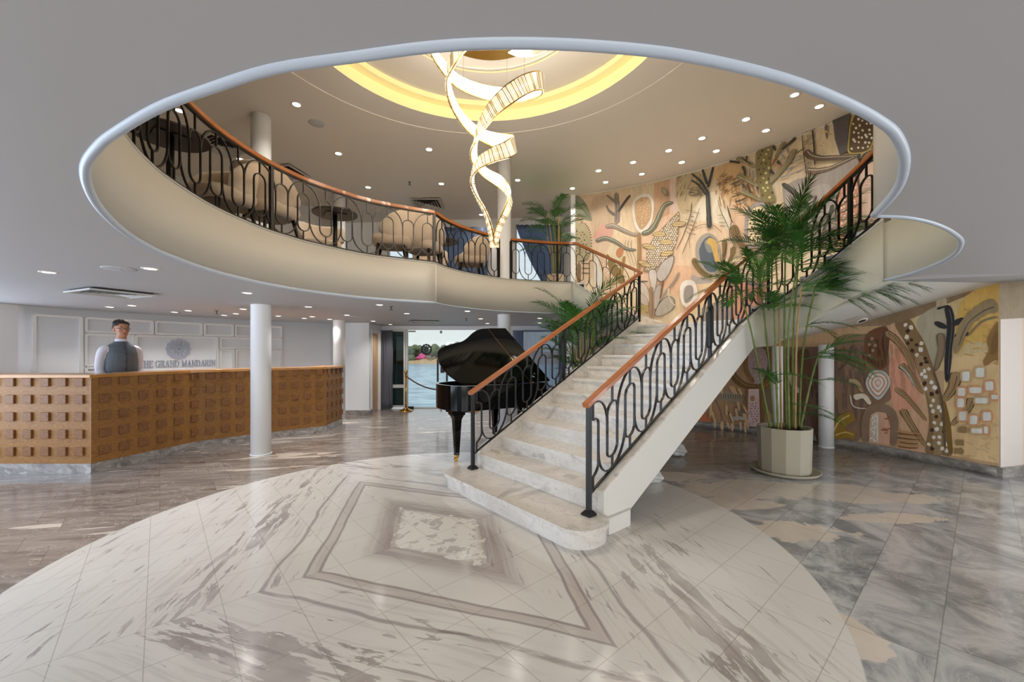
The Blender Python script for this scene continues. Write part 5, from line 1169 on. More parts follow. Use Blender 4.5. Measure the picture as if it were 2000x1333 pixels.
# ------------------------------------------------------------------ grand piano
pa, pn_ = Vector((.85, .527, 0)).normalized(), Vector((-.527, .85, 0)).normalized()
PO = Vector((-.575, 5.10, 0))
piano = thing('grand_piano', 'black lacquered grand piano with raised lid standing behind the stairs', 'piano', PO, math.atan2(pa.y, pa.x))
outl = [(.10,0),(1.25,0),(1.25,1.42),(1.0,1.42),(.82,1.38),(.64,1.26),(.50,1.12),(.36,1.0),(.20,.93),(.04,.86),(-.10,.74),(-.17,.56),(-.17,.34),(-.12,.14),(-.02,.03)]
cp = [(v.x, v.y) for v in spline([(x, y, 0) for x, y in outl[3:]+[outl[0]]], 5)]
rim = [(1.25, 0), (1.25, 1.42)]+cp
def inset(P, d):
    c_ = Vector((.6, .65)); out = []
    n = len(P)
    for i, p in enumerate(P):
        a = Vector(P[i-1]); c2 = Vector(P[(i+1) % n]); t = (c2-a).normalized(); nn = Vector((-t.y, t.x)); out.append((p[0]+nn.x*d, p[1]+nn.y*d))
    return out
inn = inset(rim, .035)
if abs((Vector(inn[1])-Vector((.6, .6))).length) > abs((Vector(rim[1])-Vector((.6, .6))).length): inn = inset(rim, -.035)
b = B(); prism(b, rim, .70, 1.02, [inn]); obj('rim', b, M['piano'], piano)
b = B(); prism(b, inn, .72, .76); prism(b, inset(inn, .0) , .90, .905); obj('soundboard', b, M['pianoin'], piano)
b = B(); 
for i in range(30):
    x = -.02+i*.038; tube(b, [(x+.05, .12+i*.012, .925), (1.15, .16+i*.04, .925)], .0015, 4)
obj('strings', b, M['brass'], piano)
b = B(); box(b, 1.25, 1.52, 0, .06, .62, .92); box(b, 1.25, 1.52, 1.36, 1.42, .62, .92); box(b, 1.2, 1.55, 0, 1.42, .60, .70); obj('key_bed', b, M['piano'], piano)
b = B(); box(b, 1.36, 1.51, .08, 1.34, .70, .725); obj('white_keys', b, mat('ivory_keys', (235, 232, 222), .3), piano)
b = B()
for i in range(36):
    if i % 7 not in (2, 6): box(b, 1.36, 1.455, .08+i*.0345+.02, .08+i*.0345+.034, .725, .737)
obj('black_keys', b, M['piano'], piano)
b = B(); box(b, 1.20, 1.25, .05, 1.37, .76, 1.0); obj('fallboard', b, M['piano'], piano)
# stepped blocks over each leg, legs and casters
for (x, y) in ((.02, .33), (1.12, .16), (1.12, 1.26)):
    b = B(); box(b, x-.11, x+.11, y-.11, y+.11, .655, .70); box(b, x-.085, x+.085, y-.085, y+.085, .62, .655)
    t0 = [(.075, .62), (.062, .59), (.050, .56), (.046, .50), (.028, .12), (.030, .09)]
    n = 4
    rings = [[b.verts.new((x+r*sx_2, y+r*sy_2, z)) for sx_2, sy_2 in ((-1,-1),(1,-1),(1,1),(-1,1))] for r, z in t0]
    for a, c_ in zip(rings, rings[1:]):
        for i in range(4): b.faces.new((a[i], a[(i+1) % 4], c_[(i+1) % 4], c_[i]))
    b.faces.new(rings[-1]); bmesh.ops.recalc_face_normals(b, faces=b.faces[:])
    lg = obj('leg', b, M['piano'], piano)
    b = B(); cyl(b, x, y, .055, .092, .030, n=14); mw = Matrix.Translation((x-.012, y, .027)) @ Matrix.Rotation(PI/2, 4, 'X'); bb = bmesh.new(); bb.free()
    q = bmesh.ops.create_cone(b, cap_ends=True, segments=16, radius1=.026, radius2=.026, depth=.022, matrix=mw); obj('caster', b, M['brass'], lg)
b = B(); box(b, 1.30, 1.36, .60, .64, .12, .62); box(b, 1.30, 1.36, .80, .84, .12, .62); box(b, 1.26, 1.42, .56, .88, .09, .13); ly = obj('pedal_lyre', b, M['piano'], piano)
b = B()
for y in (.64, .72, .80): box(b, 1.40, 1.50, y-.012, y+.012, .07, .085)
obj('pedals', b, M['brass'], ly)
# lid, hinged on the near straight side
th = math.radians(33)
LM = Matrix.Translation((0, 0, 1.035)) @ Matrix.Rotation(th, 4, 'X')
lid_o = [(1.30, -.0), (1.30, 1.44)]+[(x*1.0, y*1.0) for x, y in cp]
lid_o = [(x+( -.02 if x < .9 else .0), y+(.02 if y > .1 else 0)) for x, y in lid_o]
b = B(); prism(b, lid_o, 0, .022, mtx=LM); obj('lid', b, M['piano'], piano)
b = B(); box(b, .945, .953, .0, 1.43, .021, .0245, LM); obj('lid_hinge', b, M['brass'], piano)
b = B(); tube(b, [(.8, 1.33, .99), LM @ Vector((.8, 1.2, -.004))], .011, 8); obj('lid_prop', b, M['piano'], piano)
b = B(); 
for x in (.25, 1.0): box(b, x-.03, x+.03, -.004, .02, 1.018, 1.04)
obj('rim_hinge', b, M['brass'], piano)

# ------------------------------------------------------------------ rope barrier, glass doors, curtains
def stanchion(label, X, Y):
    t = thing('rope_stanchion', label, 'stanchion', (X, Y, 0), group='brass rope stanchions')
    b = B(); lathe(b, [(.17, 0), (.17, .012), (.13, .03), (.07, .055), (.035, .085), (.024, .10)], n=28); obj('base', b, M['brass'], t)
    b = B(); cyl(b, 0, 0, .09, .93, .021, n=18); lathe(b, [(.03, .84), (.034, .85), (.034, .87), (.022, .88)], n=18); obj('pole', b, M['brass'], t)
    b = B(); ellipsoid(b, (0, 0, .965), (.042, .042, .042)); cyl(b, 0, 0, .915, .93, .034, n=18); obj('ball_top', b, M['brass'], t); return t
stanchion('brass rope stanchion standing left of the glass door', -2.60, 9.98); stanchion('second brass rope stanchion, hidden behind the piano', -.95, 9.98)
b = B(); tube(b, [(-2.57+(1.59)*i/20, 9.98, .84-1.25*(.25-(i/20-.5)**2)) for i in range(21)], .016, 8); rp = tag(obj('barrier_rope', b, M['rope']), 'brown barrier rope sagging in front of the glass doors', 'rope')
b = B(); tube(b, [(-2.572, 9.98, .845), (-2.55, 9.98, .82), (-2.52, 9.98, .79)], .019, 8); obj('hook', b, M['brass'], rp)
gd = thing('glass_door', 'frameless glass double door with dark bar handles overlooking the river', 'door', (-1.79, YB+.03, 0))
def gbox(nm, x0, x1, y0, y1, z0, z1, m): b = B(); box(b, x0, x1, y0, y1, z0, z1); return obj(nm, b, m, gd)
gbox('pane', -.90, -.006, 0, .012, .02, 2.0, M['glass']); gbox('pane', .006, .86, 0, .012, .02, 2.0, M['glass'])
gbox('jamb', -.96, -.90, -.03, .05, 0, 2.02, M['frame']); gbox('jamb', .86, .90, -.03, .05, 0, 2.02, M['frame']); gbox('sill', -.90, .86, -.02, .04, -.0, .018, M['steel'])
for s in (-.14, .095): gbox('handle', s, s+.045, -.07, -.035, .68, 1.26, M['bronze'])
gbox('lock', -.055, .05, -.015, .025, .91, 1.07, M['bronze']); gbox('patch_fitting', -.07, -.015, -.012, .022, 1.93, 2.0, M['steel']); gbox('patch_fitting', -.07, -.015, -.012, .022, .03, .09, M['steel'])
gbox('patch_fitting', -.88, -.70, -.01, .02, 1.965, 2.0, M['steel']); gbox('floor_closer', -.88, -.74, -.08, .0, 0, .05, M['bronze'])
mm = Matrix(((1, 0, 0, -.42), (0, 0, -1, -.004), (0, 1, 0, 1.515), (0, 0, 0, 1)))
obj('emblem', emblem_geo(.142, .006, mm), M['sign'], gd)
b = B(); box(b, -2.72, -.88, YB-.0, YB+.12, -.0, .02); obj('trim_6', b, M['frame'], kind='structure')
def curtain(name, label, xL, xR, z0, z1, y, m, folds=9, amp=.035, n=140, nz=16, prof=None):
    b = B(); rows = []
    for j in range(nz+1):
        v = j/nz; z = z1+(z0-z1)*v; l_, r_ = (xL, xR) if prof is None else prof(v); row = []
        for i in range(n+1):
            u = i/n; x = l_+(r_-l_)*u; k = amp*(.55+.45*math.sin(u*7+v*1.3)); 
            row.append(b.verts.new((x+.006*math.sin(v*9+u*30), y-k*math.sin(u*folds*2*PI+.5*math.sin(v*2+u*5))-.01*math.sin(u*40), z)))
        rows.append(row)
    for a, c_ in zip(rows, rows[1:]):
        for i in range(n): b.faces.new((a[i], a[i+1], c_[i+1], c_[i])).smooth = True
    o = obj(name, b, m); sm = o.modifiers.new('s', 'SOLIDIFY'); sm.thickness = .003; tag(o, label, 'curtain'); return o
curtain('curtain', 'opaque grey floor-length curtain gathered between oak door and glass wall', -3.36, -3.03, .02, 2.0, YB-.14, M['curtain'], 6, .04)
curtain('sheer_curtain', 'grey sheer curtain over the lower window behind the piano lid', .02, 1.27, .02, 2.0, YB-.12, M['sheer'], 13, .03)
curtain('sheer_curtain', 'draped blue-grey curtain swept to the right across the upper window behind the palm', .1, 1.25, UPF+.02, 4.70, yb-.10, M['drape'], 9, .03,
        prof=lambda v: (.10+.98*(v**1.25 if v < .8 else .757+(v-.8)*.2), 1.26+.0*v))
curtain('sheer_curtain', 'draped blue-grey curtain swept to the right across the upper window behind the lounge chairs', -2.2, -.6, UPF+.02, 4.64, yb-.10, M['drape'], 10, .03,
        prof=lambda v: (-2.75+1.6*(v**1.1 if v < .8 else .782+(v-.8)*.2), -.62))

# ------------------------------------------------------------------ lounge chairs and tables upstairs
def lounge_chair():
    t = thing('lounge_chair', '', 'chair', (0, 0, UPF)); h0 = .36
    def loft(prof, m, nm, n=28, sub=2):
        b = B(); rings = []
        for f in prof: rings.append([b.verts.new(f(i/n)) for i in range(n)])
        for a, c_ in zip(rings, rings[1:]):
            for i in range(n): b.faces.new((a[i], a[(i+1) % n], c_[(i+1) % n], c_[i]))
        b.faces.new(rings[0][::-1]); b.faces.new(rings[-1]); bmesh.ops.recalc_face_normals(b, faces=b.faces[:]); return obj(nm, b, m, t, smooth=True)
    sq = lambda a, rx, ry: (math.copysign(abs(math.cos(a))**.7, math.cos(a))*rx, math.copysign(abs(math.sin(a))**.7, math.sin(a))*ry)
    def R(z, rx, ry, x0=0): return lambda u: (sq(2*PI*u, rx, ry)[0]+x0, sq(2*PI*u, rx, ry)[1], z)
    loft([R(h0-.02, .20, .20), R(h0, .26, .26), R(h0+.05, .285, .285), R(h0+.10, .28, .28), R(h0+.125, .24, .24)], M['beige'], 'seat')
    loft([R(h0-.028, .22, .22), R(h0-.018, .225, .225)], M['under'], 'underside')
    # wrap-around back: thick shell around the rear, arms sloping to the front (front = +x)
    b = B(); N = 30; rings = []
    for i in range(N+1):
        a = math.radians(62)+(math.radians(298)-math.radians(62))*i/N; c_ = math.cos(a); k = max(0, -c_); u = abs(i/N-.5)*2
        top = .56+.30*(1-u**2.6)**.8 if u < 1 else .56; top = min(top, .84); bot = h0+.02; ring = []
        for z, r in ((bot, .265), (bot+.1, .30), ((bot+top)/2, .335), (top-.03, .35), (top, .335), (top-.005, .305), (top-.04, .285), ((bot+top)/2, .275), (bot+.1, .255), (bot, .24)):
            rr = r*(1+.05*k); ring.append(b.verts.new((rr*math.cos(a)-.03*(z-h0)*k*2, rr*math.sin(a)*.98, z)))
        rings.append(ring)
    for a, c_ in zip(rings, rings[1:]):
        for i in range(10): b.faces.new((a[i], a[(i+1) % 10], c_[(i+1) % 10], c_[i]))
    b.faces.new(rings[0][::-1]); b.faces.new(rings[-1]); bmesh.ops.recalc_face_normals(b, faces=b.faces[:]); obj('backrest', b, M['beige'], t, smooth=True)
    for sx_3, sy_3 in ((1, 1), (1, -1), (-1, 1), (-1, -1)):
        b = B(); tube(b, [(.17*sx_3, .17*sy_3, h0-.02), (.235*sx_3, .225*sy_3, 0.0)], [.023, .013], 10); obj('leg', b, M['black'], t)
    return t
lc = lounge_chair(); CH = [
 ((-2.80, 4.70), (-2.45, 5.55), 'beige velvet lounge chair beside the first column, its tall back towards the railing'),
 ((-2.95, 6.30), (-2.5, 5.6), 'beige lounge chair partly hidden behind the round table, right of the first column'),
 ((-1.78, 6.02), (-2.5, 5.85), 'beige lounge chair in side view, facing left to the round table'),
 ((-1.38, 6.32), (-1.2, 7.1), 'beige lounge chair seen from behind at the balcony corner'),
 ((-.74, 7.25), (-1.4, 7.1), 'beige lounge chair nearest the draped window and cream column, facing left'),
 ((-3.05, 4.30), (-3.3, 3.6), 'beige lounge chair left of the first column, turned to the nearest dark table'),
 ((-3.02, 2.75), (-3.06, 3.6), 'beige lounge chair at the far left end of the balcony railing'),
 ((-1.55, 7.75), (-1.25, 7.2), 'beige lounge chair behind the small table at the balcony corner')]
for i, (p, q, lb) in enumerate(CH):
    rz = math.atan2(q[1]-p[1], q[0]-p[0]); o = lc if i == 0 else dup(lc, (p[0], p[1], UPF), rz); o.location = (p[0], p[1], UPF); o.rotation_euler = (0, 0, rz); o['label'] = lb; o['group'] = 'beige lounge chairs upstairs'
def table():
    t = thing('bistro_table', '', 'table', (0, 0, UPF)); b = B(); lathe(b, [(.285, .70), (.295, .705), (.295, .722), (.285, .727)], n=40); obj('tabletop', b, M['tabletop'], t)
    b = B(); box(b, -.13, .13, -.13, .13, .688, .699); obj('mounting_plate', b, M['black'], t)
    b = B(); cyl(b, 0, 0, .01, .69, .030, n=16); obj('pedestal', b, M['black'], t); b = B(); lathe(b, [(.22, 0), (.22, .012), (.05, .022)], n=32); obj('base', b, M['black'], t); return t
tb = table()
for i, (p, lb, rz) in enumerate((((-2.46, 5.66), 'round dark pedestal table beside the first column upstairs', .6), ((-1.24, 7.10), 'round dark pedestal table at the balcony corner in front of the draped window', .3), ((-3.04, 3.62), 'round dark pedestal table at the far left end of the balcony railing', .9))):
    o = tb if i == 0 else dup(tb, (p[0], p[1], UPF), rz); o.location = (p[0], p[1], UPF); o.rotation_euler = (0, 0, rz); o['label'] = lb; o['group'] = 'dark round tables upstairs'

# ------------------------------------------------------------------ palms
M['leaf'] = mat('palm_leaf', (62, 112, 44), .45, var=.45, scale=5, spec=.5); M['leaf3'] = mat('fresh_palm_leaf', (92, 138, 58), .45, var=.35, scale=5); M['leaf2'] = mat('palm_leaf_yellow', (120, 128, 40), .5, var=.3, scale=6)
M['cane'] = mat('palm_cane', (110, 126, 62), .5, var=.45, scale=9, stretch=(1, 1, 2.2)); M['cane2'] = mat('dry_cane', (178, 146, 96), .6, var=.25, scale=10)
def frond(parent, p0, d, ln, droop, m, nl=20, ll=.26, lw=.02):
    """rachis from p0 towards d, arching down, with paired leaflets"""
    b = B(); pts = []; p = Vector(p0); v = Vector(d).normalized(); n = 14
    for i in range(n+1): pts.append(p.copy()); p = p+v*ln/n; v = (v+Vector((0, 0, -droop/n))).normalized()
    tube(b, pts, [.0055*(1-.75*i/n) for i in range(n+1)], 5)
    for k in range(nl):
        f = .16+.84*k/(nl-1); i = min(n-1, int(f*n)); q = pts[i].lerp(pts[i+1], f*n-i); t = (pts[i+1]-pts[i]).normalized(); sd = t.cross(Vector((0, 0, 1)))
        sd = sd.normalized() if sd.length > .1 else Vector((1, 0, 0)); up = sd.cross(t)
        L_ = ll*(.45+.55*math.sin(PI*min(1, .12+f*.86)))*random.uniform(.85, 1.1)
        for s in (-1, 1):
            dr = (sd*s*(.95-.45*f)+t*(.55+.5*f)+up*random.uniform(.05, .35)).normalized(); w__ = dr.cross(up).normalized()*lw/2; a = q; prev = None
            for j, (wk) in enumerate((.35, 1, .85, .45, .04)):
                c0 = a; cur_ = (b.verts.new(c0-w__*wk), b.verts.new(c0+w__*wk))
                if prev: b.faces.new((prev[0], prev[1], cur_[1], cur_[0]))
                prev = cur_; a = a+dr*L_/4; dr = (dr+Vector((0, 0, -.14-.05*j))).normalized()
    obj('frond', b, m, parent)
def pot_twelve(t, r, h, m, soil_r=None):
    n = 12; b = B(); lathe(b, [(r*.90, 0), (r*.95, .01), (r, h), (r*.93, h), (r*.90, h-.05)], n=n, smooth=False); obj('pot', b, m, t)
    b = B(); lathe(b, [(.001, h-.045), (r*.915, h-.05)], n=24, cap=False); obj('soil', b, M['soil'], t)
# large palm right of the stairs
bx_, by_ = 3.29, 4.92
pl_ = thing('potted_palm', 'tall bamboo-like palm in a large faceted grey pot, right of the stairs', 'plant', (bx_, by_, 0))
pot_twelve(pl_, .285, .535, M['pot']); 
b = B(); lathe(b, [(.24, 0), (.34, .012), (.37, .045), (.362, .05), (.33, .022), (.2, .018)], n=40, cap=False); obj('saucer', b, M['pot'], pl_)
for ch_ in pl_.children:
    if ch_.name.startswith(('pot', 'soil')): ch_.location.z = .016
random.seed(21)
def P3(px, py, dy): Y = by_+dy; return Vector(((px-1000)*Y/FPX-bx_, dy, CAMH+(HZ-py)*Y/FPX))
canes = [((1504,836,.02), (1470,660,0), (1442,560,-.05)), ((1512,838,.1), (1500,690,.1), (1486,560,.1)), ((1520,838,-.1), (1515,700,-.1), (1512,600,-.12)), ((1526,838,.0), (1522,640,.02), (1515,500,0)), ((1536,838,.12), (1532,660,.0), (1534,480,-.15)),
         ((1541,838,-.12), (1540,650,-.25), (1556,520,-.4)), ((1548,838,.05), (1550,640,-.2), (1562,485,-.4)), ((1553,838,-.05), (1556,660,-.2), (1566,560,-.45)), ((1560,838,.08), (1568,690,-.1), (1592,560,-.5)), ((1563,838,-.02), (1585,740,-.1), (1600,690,-.2))]
tops = []
for i, c3 in enumerate(canes):
    P_ = spline([P3(*c) for c in c3], 10); b = B(); n = len(P_); tube(b, P_, [.0125*(1-.45*k/n)*(1.22 if k % 3 == 0 else 1) for k in range(n)], 8)
    obj('cane', b, M['cane2'] if i in (3, 7) else M['cane'], pl_); tops.append((P_[-1], (P_[-1]-P_[-2]).normalized()))
def pxdir(dx, dy, dz): return Vector((dx, dz, dy))
FD = [(0,-1,.15,.5,.8),(0,-.6,.8,.45,.5),(0,-.9,.5,.5,-.3),(1,-.9,.5,.5,.2),(1,-.5,1,.5,-.3),(1,.3,1,.45,.5),(2,-.5,.6,.35,-.6),(2,.6,.5,.35,-.5),(3,-1,.7,.6,.2),(3,-.6,1,.6,-.5),(3,.5,1.1,.55,.4),(3,-.2,1,.5,.8),(4,-.7,1,.6,.4),(4,.1,1.2,.6,-.2),(4,.9,.8,.65,.1),(4,-.9,.6,.55,-.3),
      (5,.9,.6,.7,-.3),(5,-.4,.9,.5,-.7),(5,1,.2,.6,-.5),(6,1,.75,.75,.1),(6,.6,1.1,.65,-.4),(6,.2,1.1,.6,.7),(6,1,.35,.75,.3),(6,-.5,1,.5,.3),(7,1,.3,.65,-.3),(7,.8,.8,.6,.2),(7,1,-.05,.55,.2),(8,1,.5,.62,.3),(8,1,.1,.6,-.2),(8,.7,.9,.55,.3),(6,1,.55,.8,0),(7,1,.55,.75,0),(8,1,.75,.7,0),(8,1,.35,.75,0),(6,1.1,.2,.7,0),(5,1,.6,.7,0),(3,-.9,.2,.6,0),(9,.9,.4,.42,-.3),(9,.9,-.1,.45,.1),(9,.6,.7,.4,-.4)]
for k, x, z, ln, y in FD:
    ya = (-.55*x if k < 9 else -1.3*x) if x > .2 else y*.6-.2
    frond(pl_, tops[k][0], (x, ya, z), ln*1.18, .85, M['leaf'], 26, .25 if ln > .5 else .2, .0145)
    xb = x+random.uniform(-.35, .5); frond(pl_, tops[k][0]-Vector((0, 0, .05)), (xb, -.8*abs(xb)+random.uniform(-.4, .1), z*random.uniform(.5, 1.0)), ln*1.1, 1.0, M['leaf3'] if random.random() < .4 else M['leaf'], 24, .23, .0145)
for (px, py, dy, x, z, ln, y) in ((1565,640,.0,.9,.5,.42,.1),(1545,790,-.1,.9,.15,.42,-.2),(1520,760,-.05,-.6,.9,.35,-.2),(1590,745,0,.7,.3,.36,-.2),(1505,735,-.1,.5,.2,.40,-.4),(1560,705,-.05,1,.5,.5,-.1),(1555,850-40,-.1,1,.4,.35,-.3),(1600,690,0,1,.1,.5,-.3)):
    frond(pl_, P3(px, py, dy), (x, -.8*abs(x) if x > 0 else y, z), ln*1.2, 1.0, M['leaf'], 20, .2, .015)
frond(pl_, P3(1566, 640, -.05), (.95, -.1, .25), .42, 1.3, M['leaf2'], 14, .16, .015)
# medium palm behind the stairs
p2 = thing('potted_palm', 'leafy palm standing between the stairs and the sheer-curtained window', 'plant', (1.12, 6.5, 0)); pot_twelve(p2, .2, .36, M['pot2'])
random.seed(5)
for k in range(11):
    a = 2*PI*k/11+.3; r = .10; h = random.uniform(1.5, 2.05); tip = Vector((r*2.2*math.cos(a), r*2.2*math.sin(a), h)); P_ = spline([(r*.6*math.cos(a), r*.6*math.sin(a), .3), (r*1.2*math.cos(a), r*1.2*math.sin(a), h*.6), tip], 6)
    b = B(); tube(b, P_, .009, 6); obj('cane', b, M['cane'], p2)
    for j in range(3):
        aa = a+random.uniform(-.9, .9); frond(p2, tip-Vector((0, 0, j*.18)), (math.cos(aa)*.55, math.sin(aa)*.55, 1.0-j*.25), random.uniform(.62, .8), 1.1, M['leaf'], 24, .28, .016)
for k in range(8):
    aa = 2*PI*k/8; frond(p2, (0, 0, .9+.1*(k % 3)), (math.cos(aa)*.8, math.sin(aa)*.8, .8), .5, 1.0, M['leaf'], 16, .24, .017)
# upstairs palm
p3 = thing('potted_palm', 'palm in a beige pot upstairs, in front of the draped window and mural', 'plant', (.86, 8.1, UPF)); pot_twelve(p3, .17, .32, M['pot2'])
random.seed(9)
for k in range(8):
    a = 2*PI*k/8; r = .07; h = random.uniform(.9, 1.6); tip = Vector((r*2.4*math.cos(a)-.04, r*2.4*math.sin(a), h)); P_ = spline([(r*.6*math.cos(a), r*.6*math.sin(a), .27), (r*1.3*math.cos(a), r*1.3*math.sin(a), h*.55), tip], 6)
    b = B(); tube(b, P_, .010, 6); obj('cane', b, M['cane2'] if k % 2 else M['cane'], p3)
    for j in range(3):
        aa = a+random.uniform(-1, 1); frond(p3, tip-Vector((0, 0, j*.14)), (math.cos(aa)*.7, math.sin(aa)*.7, .75-j*.2), random.uniform(.42, .58), 1.0, M['leaf'], 20, .22, .016)
# wrapped things on the floor under the stairs
for X, Y, r, lb in ((at(1322, 890, 0))+(.11, 'crumpled clear plastic bundle on the floor under the stairs, the farther one'), (at(1276, 942, 0))+(.09, 'crumpled clear plastic bundle on the floor under the stairs, the nearer one')):
    b = B(); bmesh.ops.create_icosphere(b, subdivisions=4, radius=r)
    for v in b.verts:
        k = 1+.10*math.sin(v.co.x*60+v.co.y*35)+.08*math.sin(v.co.z*70+v.co.x*25); v.co = Vector((v.co.x*1.2*k, v.co.y*k, max(0, v.co.z*.8*k+r*.7)))
    o = obj('plastic_bundle', b, M['bag'], smooth=True); o.location = (X, Y, 0); tag(o, lb, 'bundle', 'plastic bundles under the stairs')
# ------------------------------------------------------------------ ceiling fixtures
ORD = ['first','second','third','fourth','fifth','sixth','seventh','eighth','ninth','tenth','eleventh','twelfth','thirteenth','fourteenth','fifteenth','sixteenth','seventeenth','eighteenth','nineteenth','twentieth','twenty-first','twenty-second','twenty-third','twenty-fourth']
def downlight(power, color, r=.042):
    t = thing('downlight', '', 'light', (0, 0, 0))
    b = B(); lathe(b, [(r, -.004), (r*1.35, -.006), (r*1.45, 0), (r*1.45, .002), (r, .002)], n=20, cap=False); obj('lamp_ring', b, M['lampring'], t)
    b = B(); cyl(b, 0, 0, -.003, -.001, r, n=20); obj('lens', b, M['lamp'], t)
    l = bpy.data.lights.new('downlight_lamp', 'SPOT'); l.energy = power; l.spot_size = math.radians(125); l.spot_blend = .9; l.color = color; l.shadow_soft_size = .05
    o = bpy.data.objects.new('downlight_lamp', l); COL.objects.link(o); o.parent = t; o.location = (0, 0, -.02)
    return t
LOW = [(95,532),(294,525),(483,572.5),(215,600),(258,597),(341,610),(368,607),(438,616),(461,613),(475,604),(543.6,617.5),(602.4,599.6),(594.5,622),(610,619),(644,624),(677.5,615.7),(729,627.4),(741.6,595.8),(794.4,612.6),(762.7,634),(913,608),(939,623),(952,632),(1054,622),(1054,631)]
UP = [(351,216),(579,204),(661,300),(838,292),(719,366),(862,359),(469,311),(940,419.5),(1011,352),(1118,368),(1169,333.5),(1183,356),(1236.5,317),(1253.5,340),(1306,294),(1331.5,317),(1371,270),(1399,295),(1457,233),(1496,255),(1552,185),(1600,208)]
dl = downlight(P_LOW, (1.0, .96, .92)); LOW.sort(); UP.sort()
for i, (x, y) in enumerate(LOW):
    X, Y = at(x, y, CEIL)
    if i < 24: n_ = ORD[i]
    o = dl if i == 0 else dup(dl, (X, Y, CEIL)); o.location = (X, Y, CEIL)
    o['label'] = 'small recessed downlight in the lower ceiling, %s from the left' % (ORD[i] if i < 24 else 'last'); o['group'] = 'lower ceiling downlights'
dl = downlight(P_UP, (1.0, .93, .83), .05)
for i, (x, y) in enumerate(UP):
    p = atc(x, y); o = dl if i == 0 else dup(dl, p); o.location = (p[0], p[1], p[2]-.001)
    o['label'] = 'small recessed downlight in the upper ceiling, %s from the left' % (ORD[i] if i < 24 else 'last'); o['group'] = 'upper ceiling downlights'
dl = downlight(P_LOW, (1.0, .93, .84), .045); dl.location = at(1955, 528, 2.235)+(2.23,); dl['label'] = 'recessed downlight in the raised ceiling strip at the right edge'; dl['group'] = 'lower ceiling downlights'
un = dup(dl, (4.6, 5.35, 1.86)); un['label'] = 'unlit recessed downlight in the sloping soffit under the stairs'; un.rotation_euler = (-.45, -.1, 0)
for c_ in list(un.children):
    if c_.type == 'LIGHT': bpy.data.objects.remove(c_)
    elif c_.name.startswith('lens'): c_.data = c_.data.copy(); c_.data.materials[0] = M['ventdark']
# unseen downlights, added to brighten the near part of the lobby
for (x, y, wd) in ((-4.5, 1.0, 'at the left side'), (-4.2, -1.4, 'at the rear left corner'), (3.4, .6, 'just right of the lobby opening'), (4.9, -1.0, 'at the rear right corner'), (5.0, 2.4, 'beside the right wall')):
    o = dup(dl, (x, y, CEIL), 0); o['label'] = 'added unseen fill downlight in the lower ceiling, '+wd; o['group'] = 'added unseen fill downlights'
def vent(name, label, p, w_, d_, rz, tilt=0.0):
    p = (p[0], p[1], p[2]-.016)
    t = thing(name, label, 'vent', p, rz)
    b = B()
    for i in range(5):
        k = i/5; a, c_ = w_/2*(1-k), d_/2*(1-k); a2, c2 = w_/2*(1-k-.13), d_/2*(1-k-.13)
        o_ = [(-a,-c_),(a,-c_),(a,c_),(-a,c_)]; n_ = [(-a2,-c2),(a2,-c2),(a2,c2),(-a2,c2)]
        vo = [b.verts.new((x, y, -.012)) for x, y in o_]; vi = [b.verts.new((x, y, 0.012)) for x, y in n_]
        vl = [b.verts.new((x*.985, y*.985, -.016)) for x, y in o_]
        for j in range(4): b.faces.new((vo[j], vo[(j+1) % 4], vi[(j+1) % 4], vi[j]))
    obj('louvre', b, M['vent'], t, kind=None)
    b = B(); box(b, -w_/2, w_/2, -d_/2, d_/2, .010, .014); obj('backing', b, M['ventdark'], t)
    b = B(); 
    for x0, x1, y0, y1 in ((-w_/2-.03, w_/2+.03, -d_/2-.03, -d_/2), (-w_/2-.03, w_/2+.03, d_/2, d_/2+.03), (-w_/2-.03, -w_/2, -d_/2, d_/2), (w_/2, w_/2+.03, -d_/2, d_/2)): box(b, x0, x1, y0, y1, -.014, .002)
    obj('vent_frame', b, M['vent'], t); return t
X, Y = at(219, 570, CEIL); vent('ceiling_vent', 'square white louvred vent in the lower ceiling above the reception desk', (X, Y, CEIL-.004), .52, .52, -.42)
X, Y = at(828, 628, CEIL); vent('ceiling_vent', 'louvred vent in the lower ceiling in front of the glass doors', (X, Y, CEIL-.004), .55, .55, .3)
p = atc(432, 283); vent('ceiling_vent', 'louvred vent in the upper ceiling left of the near column', (p[0], p[1], p[2]-.006), .56, .56, -.5)
p = atc(835, 397); vent('ceiling_vent', 'louvred vent in the upper ceiling above the rear lounge chairs', (p[0], p[1], p[2]-.006), .6, .6, .0)
p = atc(560, 335); vent('ceiling_vent', 'partly hidden louvred vent in the upper ceiling right of the first column', (p[0], p[1], p[2]-.006), .5, .5, -.2)
def speaker(label, p, r):
    t = thing('ceiling_speaker', label, 'speaker', p); b = B(); lathe(b, [(r*.2, -.006), (r*.92, -.008), (r, -.004), (r, .0)], n=36); obj('cover', b, M['disc'], t)
    b = B(); cyl(b, 0, 0, -.010, -.006, r*.12, n=12); obj('hub', b, M['vent'], t)
X, Y = at(233, 525, CEIL); speaker('flat round ceiling speaker above the reception desk', (X, Y, CEIL), .11)
p = atc(618, 241); speaker('flat round speaker in the upper ceiling left of the chandelier', p, .11)
X, Y = at(693, 618, CEIL); speaker('flat round ceiling speaker above the far end of the desk', (X, Y, CEIL), .10)
def sprinkler(label, p):
    t = thing('sprinkler', label, 'sprinkler', p); b = B(); cyl(b, 0, 0, -.05, 0, .008, n=8); obj('stem', b, M['steel'], t)
    b = B(); cyl(b, 0, 0, -.056, -.05, .026, n=12); cyl(b, 0, 0, -.006, 0, .03, n=12); obj('deflector', b, M['steel'], t)
